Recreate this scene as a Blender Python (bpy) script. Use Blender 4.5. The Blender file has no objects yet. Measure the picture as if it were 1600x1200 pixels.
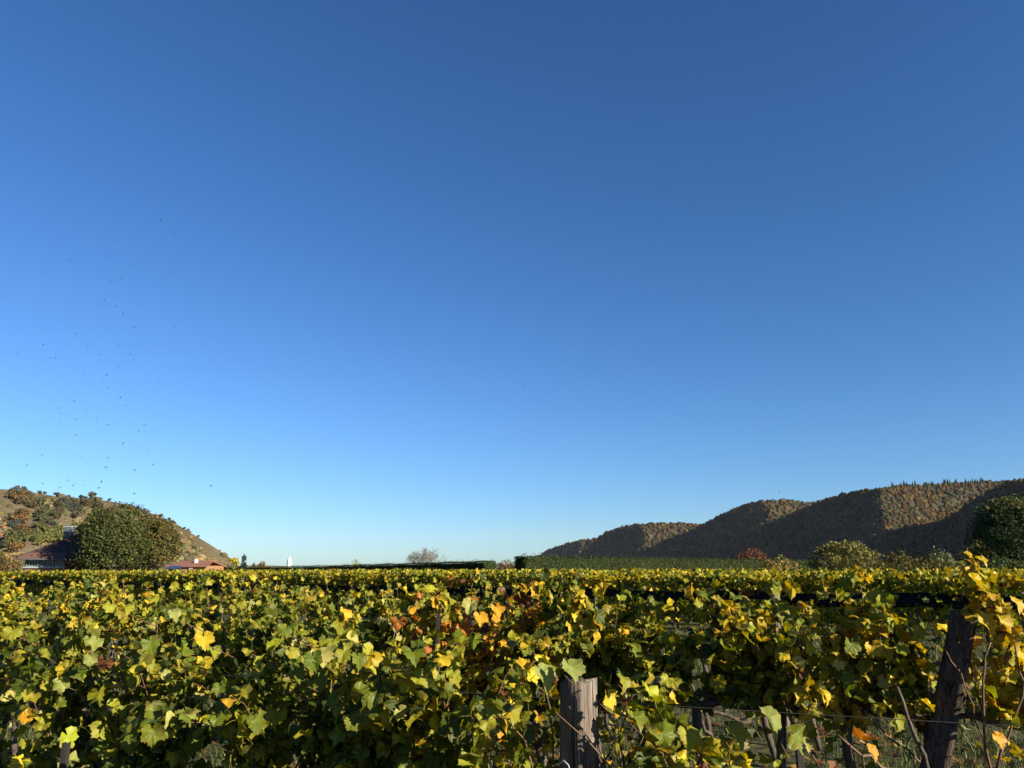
import bpy, math, random
import numpy as np
from mathutils import Matrix, Vector
R = math.radians
rng = np.random.default_rng(7)
random.seed(7)
scene = bpy.context.scene
COL = scene.collection

# ------------------------------------------------------------------ camera
EYE = 1.75
FPX = 1202.0                       # focal length in photo pixels (1600 wide)
HORIZON = 892.0
PITCH = math.atan((HORIZON - 600.0) / FPX)
cam = bpy.data.cameras.new('camera'); cam_o = bpy.data.objects.new('camera', cam); COL.objects.link(cam_o)
cam.sensor_width = 36.0; cam.sensor_fit = 'HORIZONTAL'; cam.lens = 36.0 * FPX / 1600.0
cam.clip_start = 0.05; cam.clip_end = 30000.0
cam_o.location = (0, 0, EYE); cam_o.rotation_euler = (math.pi / 2 + PITCH, 0, 0)
scene.camera = cam_o

# ------------------------------------------------------------------ sky and sun
SUN_AZ, SUN_EL = 124.0, 21.0       # degrees to the right of the view, above the horizon
w = bpy.data.worlds.new('World'); scene.world = w; w.use_nodes = True
nt = w.node_tree
bg = nt.nodes['Background']
sky = nt.nodes.new('ShaderNodeTexSky'); sky.sky_type = 'NISHITA'; sky.sun_disc = False
sky.sun_elevation = R(SUN_EL); sky.sun_rotation = R(SUN_AZ)
sky.altitude = 200; sky.air_density = 1.0; sky.dust_density = 0.3; sky.ozone_density = 2.5
EXPO = 1.55                         # exposure in stops; the sky strength below is set against it
# one tone curve per channel over the whole sky: deeper, clearer autumn blue
sep = nt.nodes.new('ShaderNodeSeparateColor'); cmb = nt.nodes.new('ShaderNodeCombineColor')
nt.links.new(sky.outputs[0], sep.inputs[0])
for i, (p_, k_) in enumerate(((1.25, 1.09), (1.12, 1.41), (1.10, 1.99))):
    a_ = nt.nodes.new('ShaderNodeMath'); a_.operation = 'MULTIPLY'; a_.inputs[1].default_value = 0.085
    b_ = nt.nodes.new('ShaderNodeMath'); b_.operation = 'POWER'; b_.inputs[1].default_value = p_
    c_ = nt.nodes.new('ShaderNodeMath'); c_.operation = 'MULTIPLY'; c_.inputs[1].default_value = k_ / 0.1 / 2 ** EXPO
    nt.links.new(sep.outputs[i], a_.inputs[0]); nt.links.new(a_.outputs[0], b_.inputs[0]); nt.links.new(b_.outputs[0], c_.inputs[0]); nt.links.new(c_.outputs[0], cmb.inputs[i])
nt.links.new(cmb.outputs[0], bg.inputs['Color'])
bg.inputs['Strength'].default_value = 0.1
sun = bpy.data.lights.new('sun', 'SUN'); sun.energy = 5.0; sun.angle = R(0.53); sun.color = (1.0, 0.91, 0.76)
sun_o = bpy.data.objects.new('sun', sun); COL.objects.link(sun_o)
sd = Vector((math.sin(R(SUN_AZ)) * math.cos(R(SUN_EL)), math.cos(R(SUN_AZ)) * math.cos(R(SUN_EL)), math.sin(R(SUN_EL))))
sun_o.rotation_euler = sd.to_track_quat('Z', 'Y').to_euler()
sun_o.location = (60, -10, 40)
scene.view_settings.view_transform = 'Standard'
scene.view_settings.look = 'None'
scene.view_settings.exposure = EXPO
scene.view_settings.gamma = 1.0
scene.view_settings.use_curve_mapping = False

# ------------------------------------------------------------------ helpers
CP, SP = math.cos(PITCH), math.sin(PITCH)
def at(px, py, Y):
    """the point seen at a photo pixel, Y metres ahead of the camera"""
    xc = (px - 800.0) / FPX; yc = (600.0 - py) / FPX
    dy = CP - yc * SP; dz = SP + yc * CP
    return np.array((xc * Y / dy, Y, EYE + dz * Y / dy))
def px_of(p):
    v = np.array(p, float) - np.array((0, 0, EYE))
    f = v[1] * CP + v[2] * SP; u = -v[1] * SP + v[2] * CP
    return 800 + FPX * v[0] / f, 600 - FPX * u / f
def hx(px, Y):                     # X for a pixel column at horizon height
    return at(px, HORIZON, Y)[0]

def tag(o, label=None, cat=None, group=None, kind=None):
    if label: o['label'] = label
    if cat: o['category'] = cat
    if group: o['group'] = group
    if kind: o['kind'] = kind
    return o
def link(o, parent=None):
    COL.objects.link(o)
    if parent is not None: o.parent = parent
    return o
def thing(name, loc, label, cat, group=None, rz=0.0):
    o = bpy.data.objects.new(name, None); o.empty_display_size = 0.2
    o.location = loc; o.rotation_euler = (0, 0, rz)
    link(o); return tag(o, label, cat, group)
def mesh(name, V, F, mat=None, smooth=False, attrs=None):
    """V (n,3); F (m,k) array, or a list of such arrays / lists of tuples"""
    me = bpy.data.meshes.new(name)
    V = np.ascontiguousarray(V, dtype=np.float32)
    if isinstance(F, np.ndarray): F = [F]
    if len(F) and not isinstance(F[0], np.ndarray):
        me.from_pydata([tuple(map(float, v)) for v in V], [], [tuple(f) for f in F])
    else:
        tot = np.concatenate([np.full(len(f), f.shape[1], np.int32) for f in F])
        idx = np.concatenate([f.ravel() for f in F]).astype(np.int32)
        me.vertices.add(len(V)); me.vertices.foreach_set('co', V.ravel())
        me.loops.add(len(idx)); me.loops.foreach_set('vertex_index', idx)
        me.polygons.add(len(tot))
        st = np.zeros(len(tot), np.int32); st[1:] = np.cumsum(tot)[:-1]
        me.polygons.foreach_set('loop_start', st)
        me.update(calc_edges=True)
    if attrs:
        for k, a in attrs.items():
            a = np.asarray(a, np.float32)
            if a.ndim == 1:
                at_ = me.attributes.new(k, 'FLOAT', 'POINT'); at_.data.foreach_set('value', a)
            else:
                if a.shape[1] == 3: a = np.concatenate([a, np.ones((len(a), 1), np.float32)], 1)
                at_ = me.attributes.new(k, 'FLOAT_COLOR', 'POINT'); at_.data.foreach_set('color', np.ascontiguousarray(a, np.float32).ravel())
    if smooth: me.polygons.foreach_set('use_smooth', np.ones(len(me.polygons), bool))
    if mat is not None:
        for m in (mat if isinstance(mat, (list, tuple)) else [mat]): me.materials.append(m)
    me.validate()
    return me
def obj(name, me, parent=None, loc=None):
    o = bpy.data.objects.new(name, me)
    if loc is not None: o.location = loc
    return link(o, parent)

class MB:
    """collects boxes, tubes and prisms into one mesh"""
    def __init__(s): s.v = []; s.f = []
    def add(s, v, f):
        b = len(s.v); s.v += [tuple(map(float, p)) for p in v]; s.f += [tuple(i + b for i in q) for q in f]; return s
    def box(s, lo, hi):
        x0, y0, z0 = lo; x1, y1, z1 = hi
        return s.add([(x0,y0,z0),(x1,y0,z0),(x1,y1,z0),(x0,y1,z0),(x0,y0,z1),(x1,y0,z1),(x1,y1,z1),(x0,y1,z1)],
                     [(0,3,2,1),(4,5,6,7),(0,1,5,4),(1,2,6,5),(2,3,7,6),(3,0,4,7)])
    def tube(s, pts, rad, n=5, cap=True):
        v, f = tube_vf(pts, rad, n, cap); return s.add(v, f)
    def mesh(s, name, mat, smooth=False): 
        return mesh(name, np.array(s.v), s.f, mat, smooth)
def tube_vf(pts, rad, n=5, cap=True):
    pts = [np.array(p, float) for p in pts]; m = len(pts)
    rad = [rad] * m if np.isscalar(rad) else list(rad)
    v = []; f = []
    ref = np.array((0.31, 0.95, 0.05))
    for i in range(m):
        t = pts[min(i + 1, m - 1)] - pts[max(i - 1, 0)]; t = t / (np.linalg.norm(t) + 1e-9)
        a = np.cross(t, ref); 
        if np.linalg.norm(a) < 0.1: a = np.cross(t, np.array((1.0, 0, 0)))
        a /= np.linalg.norm(a); b = np.cross(t, a)
        for k in range(n):
            q = 2 * math.pi * k / n
            v.append(pts[i] + rad[i] * (math.cos(q) * a + math.sin(q) * b))
    for i in range(m - 1):
        for k in range(n):
            f.append((i*n+k, i*n+(k+1) % n, (i+1)*n+(k+1) % n, (i+1)*n+k))
    if cap:
        f.append(tuple(range(n))[::-1]); f.append(tuple((m-1)*n+k for k in range(n)))
    return v, f
def nrm(a): return a / (np.linalg.norm(a, axis=-1, keepdims=True) + 1e-9)
def sines(seed, n=6, f0=1.0, gain=0.6, lac=1.7):
    r = np.random.default_rng(seed)
    P = [(f0 * lac ** i * r.uniform(0.8, 1.2), r.uniform(0, 6.28), r.uniform(0, 6.28), gain ** i) for i in range(n)]
    def fn(x, y=0.0):
        s = 0
        for f, a, ph, g in P: s = s + g * np.sin(f * (np.cos(a) * x + np.sin(a) * y) + ph)
        return s / 1.6
    return fn

# ------------------------------------------------------------------ materials
def new_mat(name):
    m = bpy.data.materials.new(name); m.use_nodes = True
    return m, m.node_tree, m.node_tree.nodes['Principled BSDF']
def N(t, kind, **kw):
    n = t.nodes.new(kind)
    for k, v in kw.items():
        if k in n.inputs: n.inputs[k].default_value = v
        else: setattr(n, k, v)
    return n
def mixc(t, fac, a, b, mode='MIX'):
    n = t.nodes.new('ShaderNodeMix'); n.data_type = 'RGBA'; n.blend_type = mode
    for i, x in ((0, fac), (6, a), (7, b)):
        if isinstance(x, bpy.types.NodeSocket): t.links.new(x, n.inputs[i])
        elif i == 0: n.inputs[0].default_value = x
        else: n.inputs[i].default_value = (*x, 1)
    return n.outputs[2]
def noise(t, scale, detail=4, rough=0.6, vec=None, coord='Object', stretch=None):
    tc = t.nodes.new('ShaderNodeTexCoord'); n = N(t, 'ShaderNodeTexNoise', Scale=scale, Detail=detail, Roughness=rough)
    src = tc.outputs[coord] if vec is None else vec
    if stretch:
        mp = t.nodes.new('ShaderNodeMapping'); mp.inputs['Scale'].default_value = stretch
        t.links.new(src, mp.inputs[0]); src = mp.outputs[0]
    t.links.new(src, n.inputs['Vector']); return n.outputs['Fac']
def ramp(t, fac, stops):
    n = t.nodes.new('ShaderNodeValToRGB'); e = n.color_ramp.elements
    while len(e) < len(stops): e.new(0.5)
    for i, (p, c) in enumerate(stops): e[i].position = p; e[i].color = (*c, 1)
    t.links.new(fac, n.inputs[0]); return n.outputs[0]
def bump(t, b, h, strength=0.3, dist=0.02):
    n = N(t, 'ShaderNodeBump', Strength=strength, Distance=dist); t.links.new(h, n.inputs['Height']); t.links.new(n.outputs[0], b.inputs['Normal'])
def flat_mat(name, c1, c2=None, scale=8, rough=0.8, bumpv=0.2, stretch=None, coord='Object', dist=0.02, spec=0.3):
    m, t, b = new_mat(name)
    nz = noise(t, scale, 5, 0.65, coord=coord, stretch=stretch)
    c2 = c2 or tuple(x * 0.6 for x in c1)
    t.links.new(ramp(t, nz, [(0.3, c2), (0.7, c1)]), b.inputs['Base Color'])
    b.inputs['Roughness'].default_value = rough; b.inputs['Specular IOR Level'].default_value = spec
    if bumpv: bump(t, b, nz, bumpv, dist)
    return m
def leafy_mat(name, source, transl=0.4, rough=0.5, detail=False, spec=0.35):
    """leaf colour from the object colour or from the 'tint' attribute, part of the light passes through"""
    m, t, b = new_mat(name)
    if source == 'object': c = t.nodes.new('ShaderNodeObjectInfo').outputs['Color']
    else: c = N(t, 'ShaderNodeAttribute', attribute_name='tint').outputs['Color']
    if detail:
        tc = t.nodes.new('ShaderNodeTexCoord')
        inf = t.nodes.new('ShaderNodeObjectInfo')
        va = N(t, 'ShaderNodeVectorMath', operation='SCALE'); va.inputs[0].default_value = (37, 11, 23); t.links.new(inf.outputs['Random'], va.inputs['Scale'])
        vb = N(t, 'ShaderNodeVectorMath', operation='ADD'); t.links.new(tc.outputs['Object'], vb.inputs[0]); t.links.new(va.outputs[0], vb.inputs[1])
        n1 = noise(t, 22, 3, 0.6, vec=vb.outputs[0]); n2 = noise(t, 90, 2, 0.6, vec=vb.outputs[0])
        vein = N(t, 'ShaderNodeAttribute', attribute_name='vein').outputs['Fac']
        edge = N(t, 'ShaderNodeAttribute', attribute_name='edge').outputs['Fac']
        # green stays longest along the veins, the blade yellows between them
        hv = N(t, 'ShaderNodeHueSaturation', Hue=0.525, Saturation=0.95, Value=0.72); t.links.new(c, hv.inputs['Color'])
        vf = N(t, 'ShaderNodeMath', operation='MULTIPLY'); t.links.new(vein, vf.inputs[0]); t.links.new(ramp(t, n1, [(0.25, (0.2,)*3), (0.7, (0.75,)*3)]), vf.inputs[1])
        c = mixc(t, vf.outputs[0], c, hv.outputs[0])
        lv = N(t, 'ShaderNodeHueSaturation', Hue=0.485, Value=1.25); t.links.new(c, lv.inputs['Color'])
        c = mixc(t, ramp(t, n1, [(0.45, (0,)*3), (0.75, (0.7,)*3)]), c, lv.outputs[0])
        ef = N(t, 'ShaderNodeMath', operation='MULTIPLY'); t.links.new(edge, ef.inputs[0]); t.links.new(ramp(t, n1, [(0.52, (0,)*3), (0.66, (0.8,)*3)]), ef.inputs[1])
        c = mixc(t, ef.outputs[0], c, (0.16, 0.075, 0.02))
        c = mixc(t, ramp(t, n2, [(0.66, (0,)*3), (0.74, (0.55,)*3)]), c, (0.12, 0.07, 0.02))
        # the paper-like ridge of the main veins
        rv = ramp(t, vein, [(0.88, (0,)*3), (0.97, (1,)*3)])
        c = mixc(t, mixc(t, 0.45, (0, 0, 0), rv), c, (0.42, 0.42, 0.14))
        bump(t, b, n2, 0.35, 0.004)
    t.links.new(c, b.inputs['Base Color'])
    b.inputs['Roughness'].default_value = rough; b.inputs['Specular IOR Level'].default_value = spec
    tr = t.nodes.new('ShaderNodeBsdfTranslucent')
    g = N(t, 'ShaderNodeHueSaturation', Hue=0.495, Saturation=1.1, Value=1.15); t.links.new(c, g.inputs['Color']); t.links.new(g.outputs[0], tr.inputs['Color'])
    mx = N(t, 'ShaderNodeMixShader'); mx.inputs[0].default_value = transl
    t.links.new(b.outputs[0], mx.inputs[1]); t.links.new(tr.outputs[0], mx.inputs[2])
    t.links.new(mx.outputs[0], t.nodes['Material Output'].inputs['Surface'])
    return m
M_LEAF = leafy_mat('grape_leaf', 'object', 0.36, 0.5, True, 0.18)
M_LEAFM = leafy_mat('inner_leaf', 'attr', 0.36, 0.5, True, 0.18)
M_LEAFS = leafy_mat('vine_foliage', 'attr', 0.36, 0.5, False, 0.2)
M_TREE = leafy_mat('tree_foliage', 'attr', 0.22, 0.7, False, 0.08)
M_WOODS = leafy_mat('woodland', 'attr', 0.0, 0.9, False, 0.0)
M_GRASS = leafy_mat('grass_blades', 'attr', 0.25, 0.6, False, 0.2)
M_PETIOLE = flat_mat('petiole', (0.22, 0.10, 0.05), (0.25, 0.2, 0.06), 30, 0.6, 0)
M_CANE = flat_mat('cane_bark', (0.13, 0.072, 0.038), (0.06, 0.032, 0.02), 40, 0.65, 0.2, (1, 1, 0.2))
M_TRUNK = flat_mat('vine_bark', (0.10, 0.075, 0.055), (0.03, 0.022, 0.017), 30, 0.95, 0.9, (1, 1, 0.18), dist=0.015)
M_BARK = flat_mat('tree_bark', (0.12, 0.095, 0.07), (0.05, 0.04, 0.03), 6, 0.95, 0.6, (1, 1, 0.3), dist=0.05)
M_TWIG = flat_mat('grey_twigs', (0.22, 0.20, 0.155), (0.13, 0.12, 0.09), 5, 0.9, 0)
M_WIRE = flat_mat('wire', (0.06, 0.055, 0.05), (0.03, 0.025, 0.02), 60, 0.5, 0)
M_STAKE = flat_mat('stake_metal', (0.10, 0.11, 0.115), (0.05, 0.045, 0.04), 25, 0.55, 0.1)
M_NET = flat_mat('black_net', (0.012, 0.012, 0.014), (0.006, 0.006, 0.007), 30, 0.85, 0.6, (0.15, 0.15, 2), dist=0.03, spec=0.1)
def wood_mat(dark=1.0, tone=(1, 1, 1)):
    m, t, b = new_mat('weathered_wood')
    g = noise(t, 55, 6, 0.7, stretch=(1, 1, 0.05)); g2 = noise(t, 9, 4, 0.6, stretch=(1, 1, 0.25)); g3 = noise(t, 160, 3, 0.6, stretch=(1, 1, 0.03))
    c = ramp(t, g, [(0.30, (0.025, 0.02, 0.017)), (0.46, (0.12, 0.10, 0.085)), (0.72, (0.24, 0.205, 0.18))])
    c = mixc(t, ramp(t, g2, [(0.40, (0.0,)*3), (0.72, (0.75,)*3)]), c, (0.085, 0.063, 0.048))
    c = mixc(t, ramp(t, g3, [(0.55, (0.0,)*3), (0.62, (0.9,)*3)]), c, (0.022, 0.018, 0.015))
    g4 = noise(t, 14, 2, 0.5, stretch=(1, 1, 0.02)); c = mixc(t, ramp(t, g4, [(0.485, (0,)*3), (0.5, (0.95,)*3), (0.515, (0,)*3)]), c, (0.008, 0.006, 0.005))
    c = mixc(t, 1.0, c, tuple(dark * q for q in tone), 'MULTIPLY'); t.links.new(c, b.inputs['Base Color']); b.inputs['Roughness'].default_value = 0.9; b.inputs['Specular IOR Level'].default_value = 0.1
    bump(t, b, g, 0.9, 0.008)
    return m
M_WOOD = wood_mat(1.0, (1.0, 0.96, 0.90)); M_WOODD = wood_mat(0.58, (1.0, 0.90, 0.79))
M_STEEL = flat_mat('bright_wire', (0.45, 0.44, 0.42), (0.3, 0.28, 0.26), 80, 0.4, 0)

# ------------------------------------------------------------------ foliage pieces
def pick(pal, n, r, jitter=0.18):
    """pal: list of (weight, colour)"""
    ws = np.array([p[0] for p in pal], float); cs = np.array([p[1] for p in pal])
    k = r.choice(len(pal), n, p=ws / ws.sum())
    v = cs[k] * np.exp(r.normal(0, jitter, (n, 1))) * np.exp(r.normal(0, jitter * 0.35, (n, 3)))
    return np.clip(v, 0.002, 0.85)
def basis(y, z):
    """columns x, y, z for arrays of tip (y) and approximate normal (z) directions"""
    y = nrm(y); x = nrm(np.cross(y, z)); z = np.cross(x, y)
    return np.stack([x, y, z], -1)
def scatter(T, F, pos, B, sc):
    n, k = len(pos), len(T)
    V = np.einsum('nij,kj->nki', B, T) * np.asarray(sc).reshape(n, 1, 1) + pos[:, None, :]
    FF = (F[None] + (np.arange(n) * k)[:, None, None]).reshape(-1, F.shape[1])
    return V.reshape(-1, 3), FF
CARD_T = np.array([(0, 0, 0), (0.5, 0.45, 0.10), (0, 1.0, -0.08), (-0.5, 0.45, 0.10)])
CARD_F = np.array([(0, 1, 2), (0, 2, 3)])
# a small lobed vine leaf for rows too far off to pick leaves apart
_a = np.radians([0, 32, 60, 95, 140, 180]); _r = [1.0, 0.62, 0.95, 0.66, 0.7, 0.15]
_o = [(_r[i] * math.sin(_a[i]), 0.35 + _r[i] * 0.65 * math.cos(_a[i])) for i in range(6)]
_ring = [(x * 0.62, y) for x, y in _o] + [(-x * 0.62, y) for x, y in _o[4:0:-1]]
VLEAF_T = np.array([(0, 0.35, 0)] + [(x, y, 0.22 * abs(x) - 0.12 * y * y) for x, y in _ring])
VLEAF_F = np.array([(0, 1 + i, 1 + (i + 1) % len(_ring)) for i in range(len(_ring))])

def leaf_mesh(seed):
    """one grape leaf with its stalk: stalk root at the origin, growing along +Y; five toothed lobes"""
    r = np.random.default_rng(100 + seed)
    half = [(0, 1.0), (7, 0.90), (13, 0.93), (20, 0.85), (28, 0.72), (36, 0.84), (44, 0.86), (50, 0.92), (56, 0.97), (63, 0.86), (72, 0.86), (83, 0.72), (93, 0.78), (101, 0.77), (111, 0.84), (122, 0.75), (135, 0.74), (150, 0.70), (165, 0.60)]
    ang = [a for a, _ in half] + [-a for a, _ in half[:0:-1]]
    rad = [q * r.uniform(0.93, 1.07) for _, q in half] + [q * r.uniform(0.93, 1.07) for _, q in half[:0:-1]]
    n = len(ang)
    vein = [1.0 if abs(a) in (0, 56, 111) else (0.35 if abs(a) in (7, 50, 63, 101, 122) else 0.0) for a in ang]
    size = 0.072
    hang = R([10, 30, 45, 60, 70, 80, 90, 105, 50, 75, 95, 20][seed % 12]); fold = r.uniform(0.0, 0.95); cup = r.uniform(-0.9, 1.0); ph = r.uniform(0, 6.28); wav = r.uniform(0.06, 0.24); bend = r.uniform(-0.5, 1.7)
    L = r.uniform(0.05, 0.085); cr1 = r.uniform(0.06, 0.2); cr2 = r.uniform(0.03, 0.09)
    V = []; ve = []; ed = []
    def blade(a, q):
        x = q * math.sin(R(a)); y = q * math.cos(R(a)) + 0.1
        z = fold * abs(x) * 0.7 + cup * (x * x + y * y) * 0.35 + wav * q * math.sin(3 * R(a) + ph) + 0.05 * math.sin(7 * R(a) + ph * 2) * q - 0.35 * bend * max(y, 0) ** 2
        z += (cr1 * math.sin(4.3 * x + ph) * math.cos(3.7 * y - ph) + cr2 * math.sin(8 * x - 2 * ph + 5 * y)) * q + r.normal(0, 0.018) * q
        x, y, z = x * size, y * size, z * size
        y2 = y * math.cos(hang) + z * math.sin(hang); z2 = -y * math.sin(hang) + z * math.cos(hang)
        return (x, L + y2, 0.012 + z2)
    V.append((0, L, 0.012)); ve.append(1); ed.append(0)
    for q, e in ((0.36, 0.0), (0.72, 0.25), (1.0, 1.0)):
        for i in range(n):
            V.append(blade(ang[i], rad[i] * q)); ve.append(vein[i]); ed.append(e)
    F = [(0, 1 + i, 1 + (i + 1) % n) for i in range(n) if i != n // 2]
    F += [(1 + j * n + i, 1 + (j + 1) * n + i, 1 + (j + 1) * n + (i + 1) % n, 1 + j * n + (i + 1) % n) for j in (0, 1) for i in range(n) if i != n // 2]
    nb = len(F)
    tv, tf = tube_vf([(0, 0, 0), (0, L * 0.55, 0.013), (0, L, 0.012)], [0.0017, 0.0013, 0.0012], 3, False)
    b = len(V); V += [tuple(p) for p in tv]; F += [tuple(i + b for i in f) for f in tf]; ve += [0] * len(tv); ed += [0] * len(tv)
    me = mesh('leaf', np.array(V), F, [M_LEAF, M_PETIOLE], True, {'vein': ve, 'edge': ed})
    for p in me.polygons[nb:]: p.material_index = 1
    return me
LEAVES = [leaf_mesh(i) for i in range(12)]
def leaf_arrays(me):
    v = np.array([q.co for q in me.vertices]); me.calc_loop_triangles()
    f = np.array([q.vertices for q in me.loop_triangles]); a = np.array([q.value for q in me.attributes['vein'].data]); b = np.array([q.value for q in me.attributes['edge'].data])
    return v, f, a, b, None
LEAF_ARR = [leaf_arrays(m_) for m_ in LEAVES]

GREEN = (0.036, 0.052, 0.005); LGREEN = (0.095, 0.115, 0.009); YGREEN = (0.21, 0.195, 0.013); YELLOW = (0.38, 0.265, 0.012); GOLD = (0.42, 0.21, 0.010); ORANGE = (0.30, 0.10, 0.013); BROWN = (0.11, 0.042, 0.015); PALE = (0.30, 0.28, 0.07)
PALS = {
    'green':  [(4, GREEN), (6, LGREEN), (5, YGREEN), (0.5, YELLOW), (0.06, BROWN), (0.8, PALE)],
    'mixed':  [(3, GREEN), (5, LGREEN), (6, YGREEN), (1.6, YELLOW), (0.15, GOLD), (0.08, BROWN), (0.8, PALE)],
    'yellow': [(1.2, GREEN), (3, LGREEN), (7, YGREEN), (4, YELLOW), (0.3, GOLD), (0.1, BROWN), (0.6, PALE)],
    'gold':   [(0.3, GREEN), (1, LGREEN), (4, YGREEN), (8, YELLOW), (0.8, GOLD), (0.3, BROWN), (0.4, PALE)],
    'orange': [(0.8, GREEN), (1.5, LGREEN), (2, YGREEN), (2, YELLOW), (4, GOLD), (4, ORANGE), (1.5, BROWN)],
}

# ------------------------------------------------------------------ ground
def ground_mat():
    m, t, b = new_mat('vineyard_ground')
    n1 = noise(t, 0.35, 5, 0.6); n2 = noise(t, 9, 6, 0.7); n3 = noise(t, 55, 4, 0.7)
    c = ramp(t, n2, [(0.3, (0.032, 0.038, 0.011)), (0.5, (0.05, 0.05, 0.018)), (0.7, (0.10, 0.078, 0.042))])
    c = mixc(t, ramp(t, n1, [(0.4, (0,)*3), (0.65, (0.6,)*3)]), c, (0.042, 0.055, 0.015))
    c = mixc(t, ramp(t, n3, [(0.55, (0,)*3), (0.7, (0.5,)*3)]), c, (0.12, 0.10, 0.055))
    t.links.new(c, b.inputs['Base Color']); b.inputs['Roughness'].default_value = 0.95; b.inputs['Specular IOR Level'].default_value = 0.1
    bump(t, b, n2, 0.8, 0.05); return m
M_GROUND = ground_mat()
def ground():
    rr = [0, 2, 4, 6, 9, 13, 18, 26, 40, 70, 120, 250, 500, 1000, 2500, 5600, 8000]; K = 64; V = [(0, 0, 0)]
    f = sines(3, 4, 0.9)
    for r_ in rr[1:]:
        for k in range(K):
            a = 2 * math.pi * k / K; x, y = r_ * math.cos(a), r_ * math.sin(a)
            V.append((x, y, 0.025 * float(f(x, y)) if r_ < 30 else 0.0))
    F = [(0, 1 + k, 1 + (k + 1) % K) for k in range(K)]
    for i in range(len(rr) - 2):
        for k in range(K):
            a, b = 1 + i * K + k, 1 + i * K + (k + 1) % K; F.append((a, a + K, b + K, b))
    o = obj('ground', mesh('ground', np.array(V), F, M_GROUND, True)); tag(o, kind='structure')
ground()

# ------------------------------------------------------------------ hills
def interp(tab, x):
    t = np.array(tab, float); return np.interp(x, t[:, 0], t[:, 1])
ICO = None
def ico():
    global ICO
    if ICO is None:
        p = (1 + 5 ** 0.5) / 2
        v = [(-1,p,0),(1,p,0),(-1,-p,0),(1,-p,0),(0,-1,p),(0,1,p),(0,-1,-p),(0,1,-p),(p,0,-1),(p,0,1),(-p,0,-1),(-p,0,1)]
        f = [(0,11,5),(0,5,1),(0,1,7),(0,7,10),(0,10,11),(1,5,9),(5,11,4),(11,10,2),(10,7,6),(7,1,8),(3,9,4),(3,4,2),(3,2,6),(3,6,8),(3,8,9),(4,9,5),(2,4,11),(6,2,10),(8,6,7),(9,8,1)]
        v = [tuple(np.array(q) / np.linalg.norm(q)) for q in v]; c = {}; g = []
        def mid(a, b):
            k = (min(a, b), max(a, b))
            if k not in c: q = np.array(v[a]) + np.array(v[b]); v.append(tuple(q / np.linalg.norm(q))); c[k] = len(v) - 1
            return c[k]
        for a, b, d in f:
            x, y, z = mid(a, b), mid(b, d), mid(d, a); g += [(a, x, z), (b, y, x), (d, z, y), (x, y, z)]
        ICO = np.array(v), np.array(g)
    return ICO
def crowns_vf(P, rad, r, flat=0.9, rough=0.2):
    T, F = ico(); n = len(P)
    J = 1 + r.normal(0, rough, (n, len(T), 1))
    V = T[None] * J * rad[:, None, None] * np.array((1, 1, flat)) + P[:, None, :]
    FF = (F[None] + (np.arange(n) * len(T))[:, None, None]).reshape(-1, 3)
    return V.reshape(-1, 3), FF, len(T)
WOOD_PAL = [(a_, tuple(0.41 * q_ * k_ for q_, k_ in zip(c_, (0.98, 0.98, 1.04)))) for a_, c_ in [(4, (0.075, 0.062, 0.026)), (4, (0.105, 0.075, 0.030)), (2.5, (0.14, 0.085, 0.034)), (2.5, (0.06, 0.064, 0.024)), (1.0, (0.03, 0.042, 0.02)), (0.8, (0.16, 0.125, 0.04)), (0.5, (0.15, 0.065, 0.03))]]
M_HILLWOOD = flat_mat('forest_floor', (0.05, 0.042, 0.024), (0.03, 0.026, 0.016), 0.05, 1.0, 0, spec=0.0)
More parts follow.
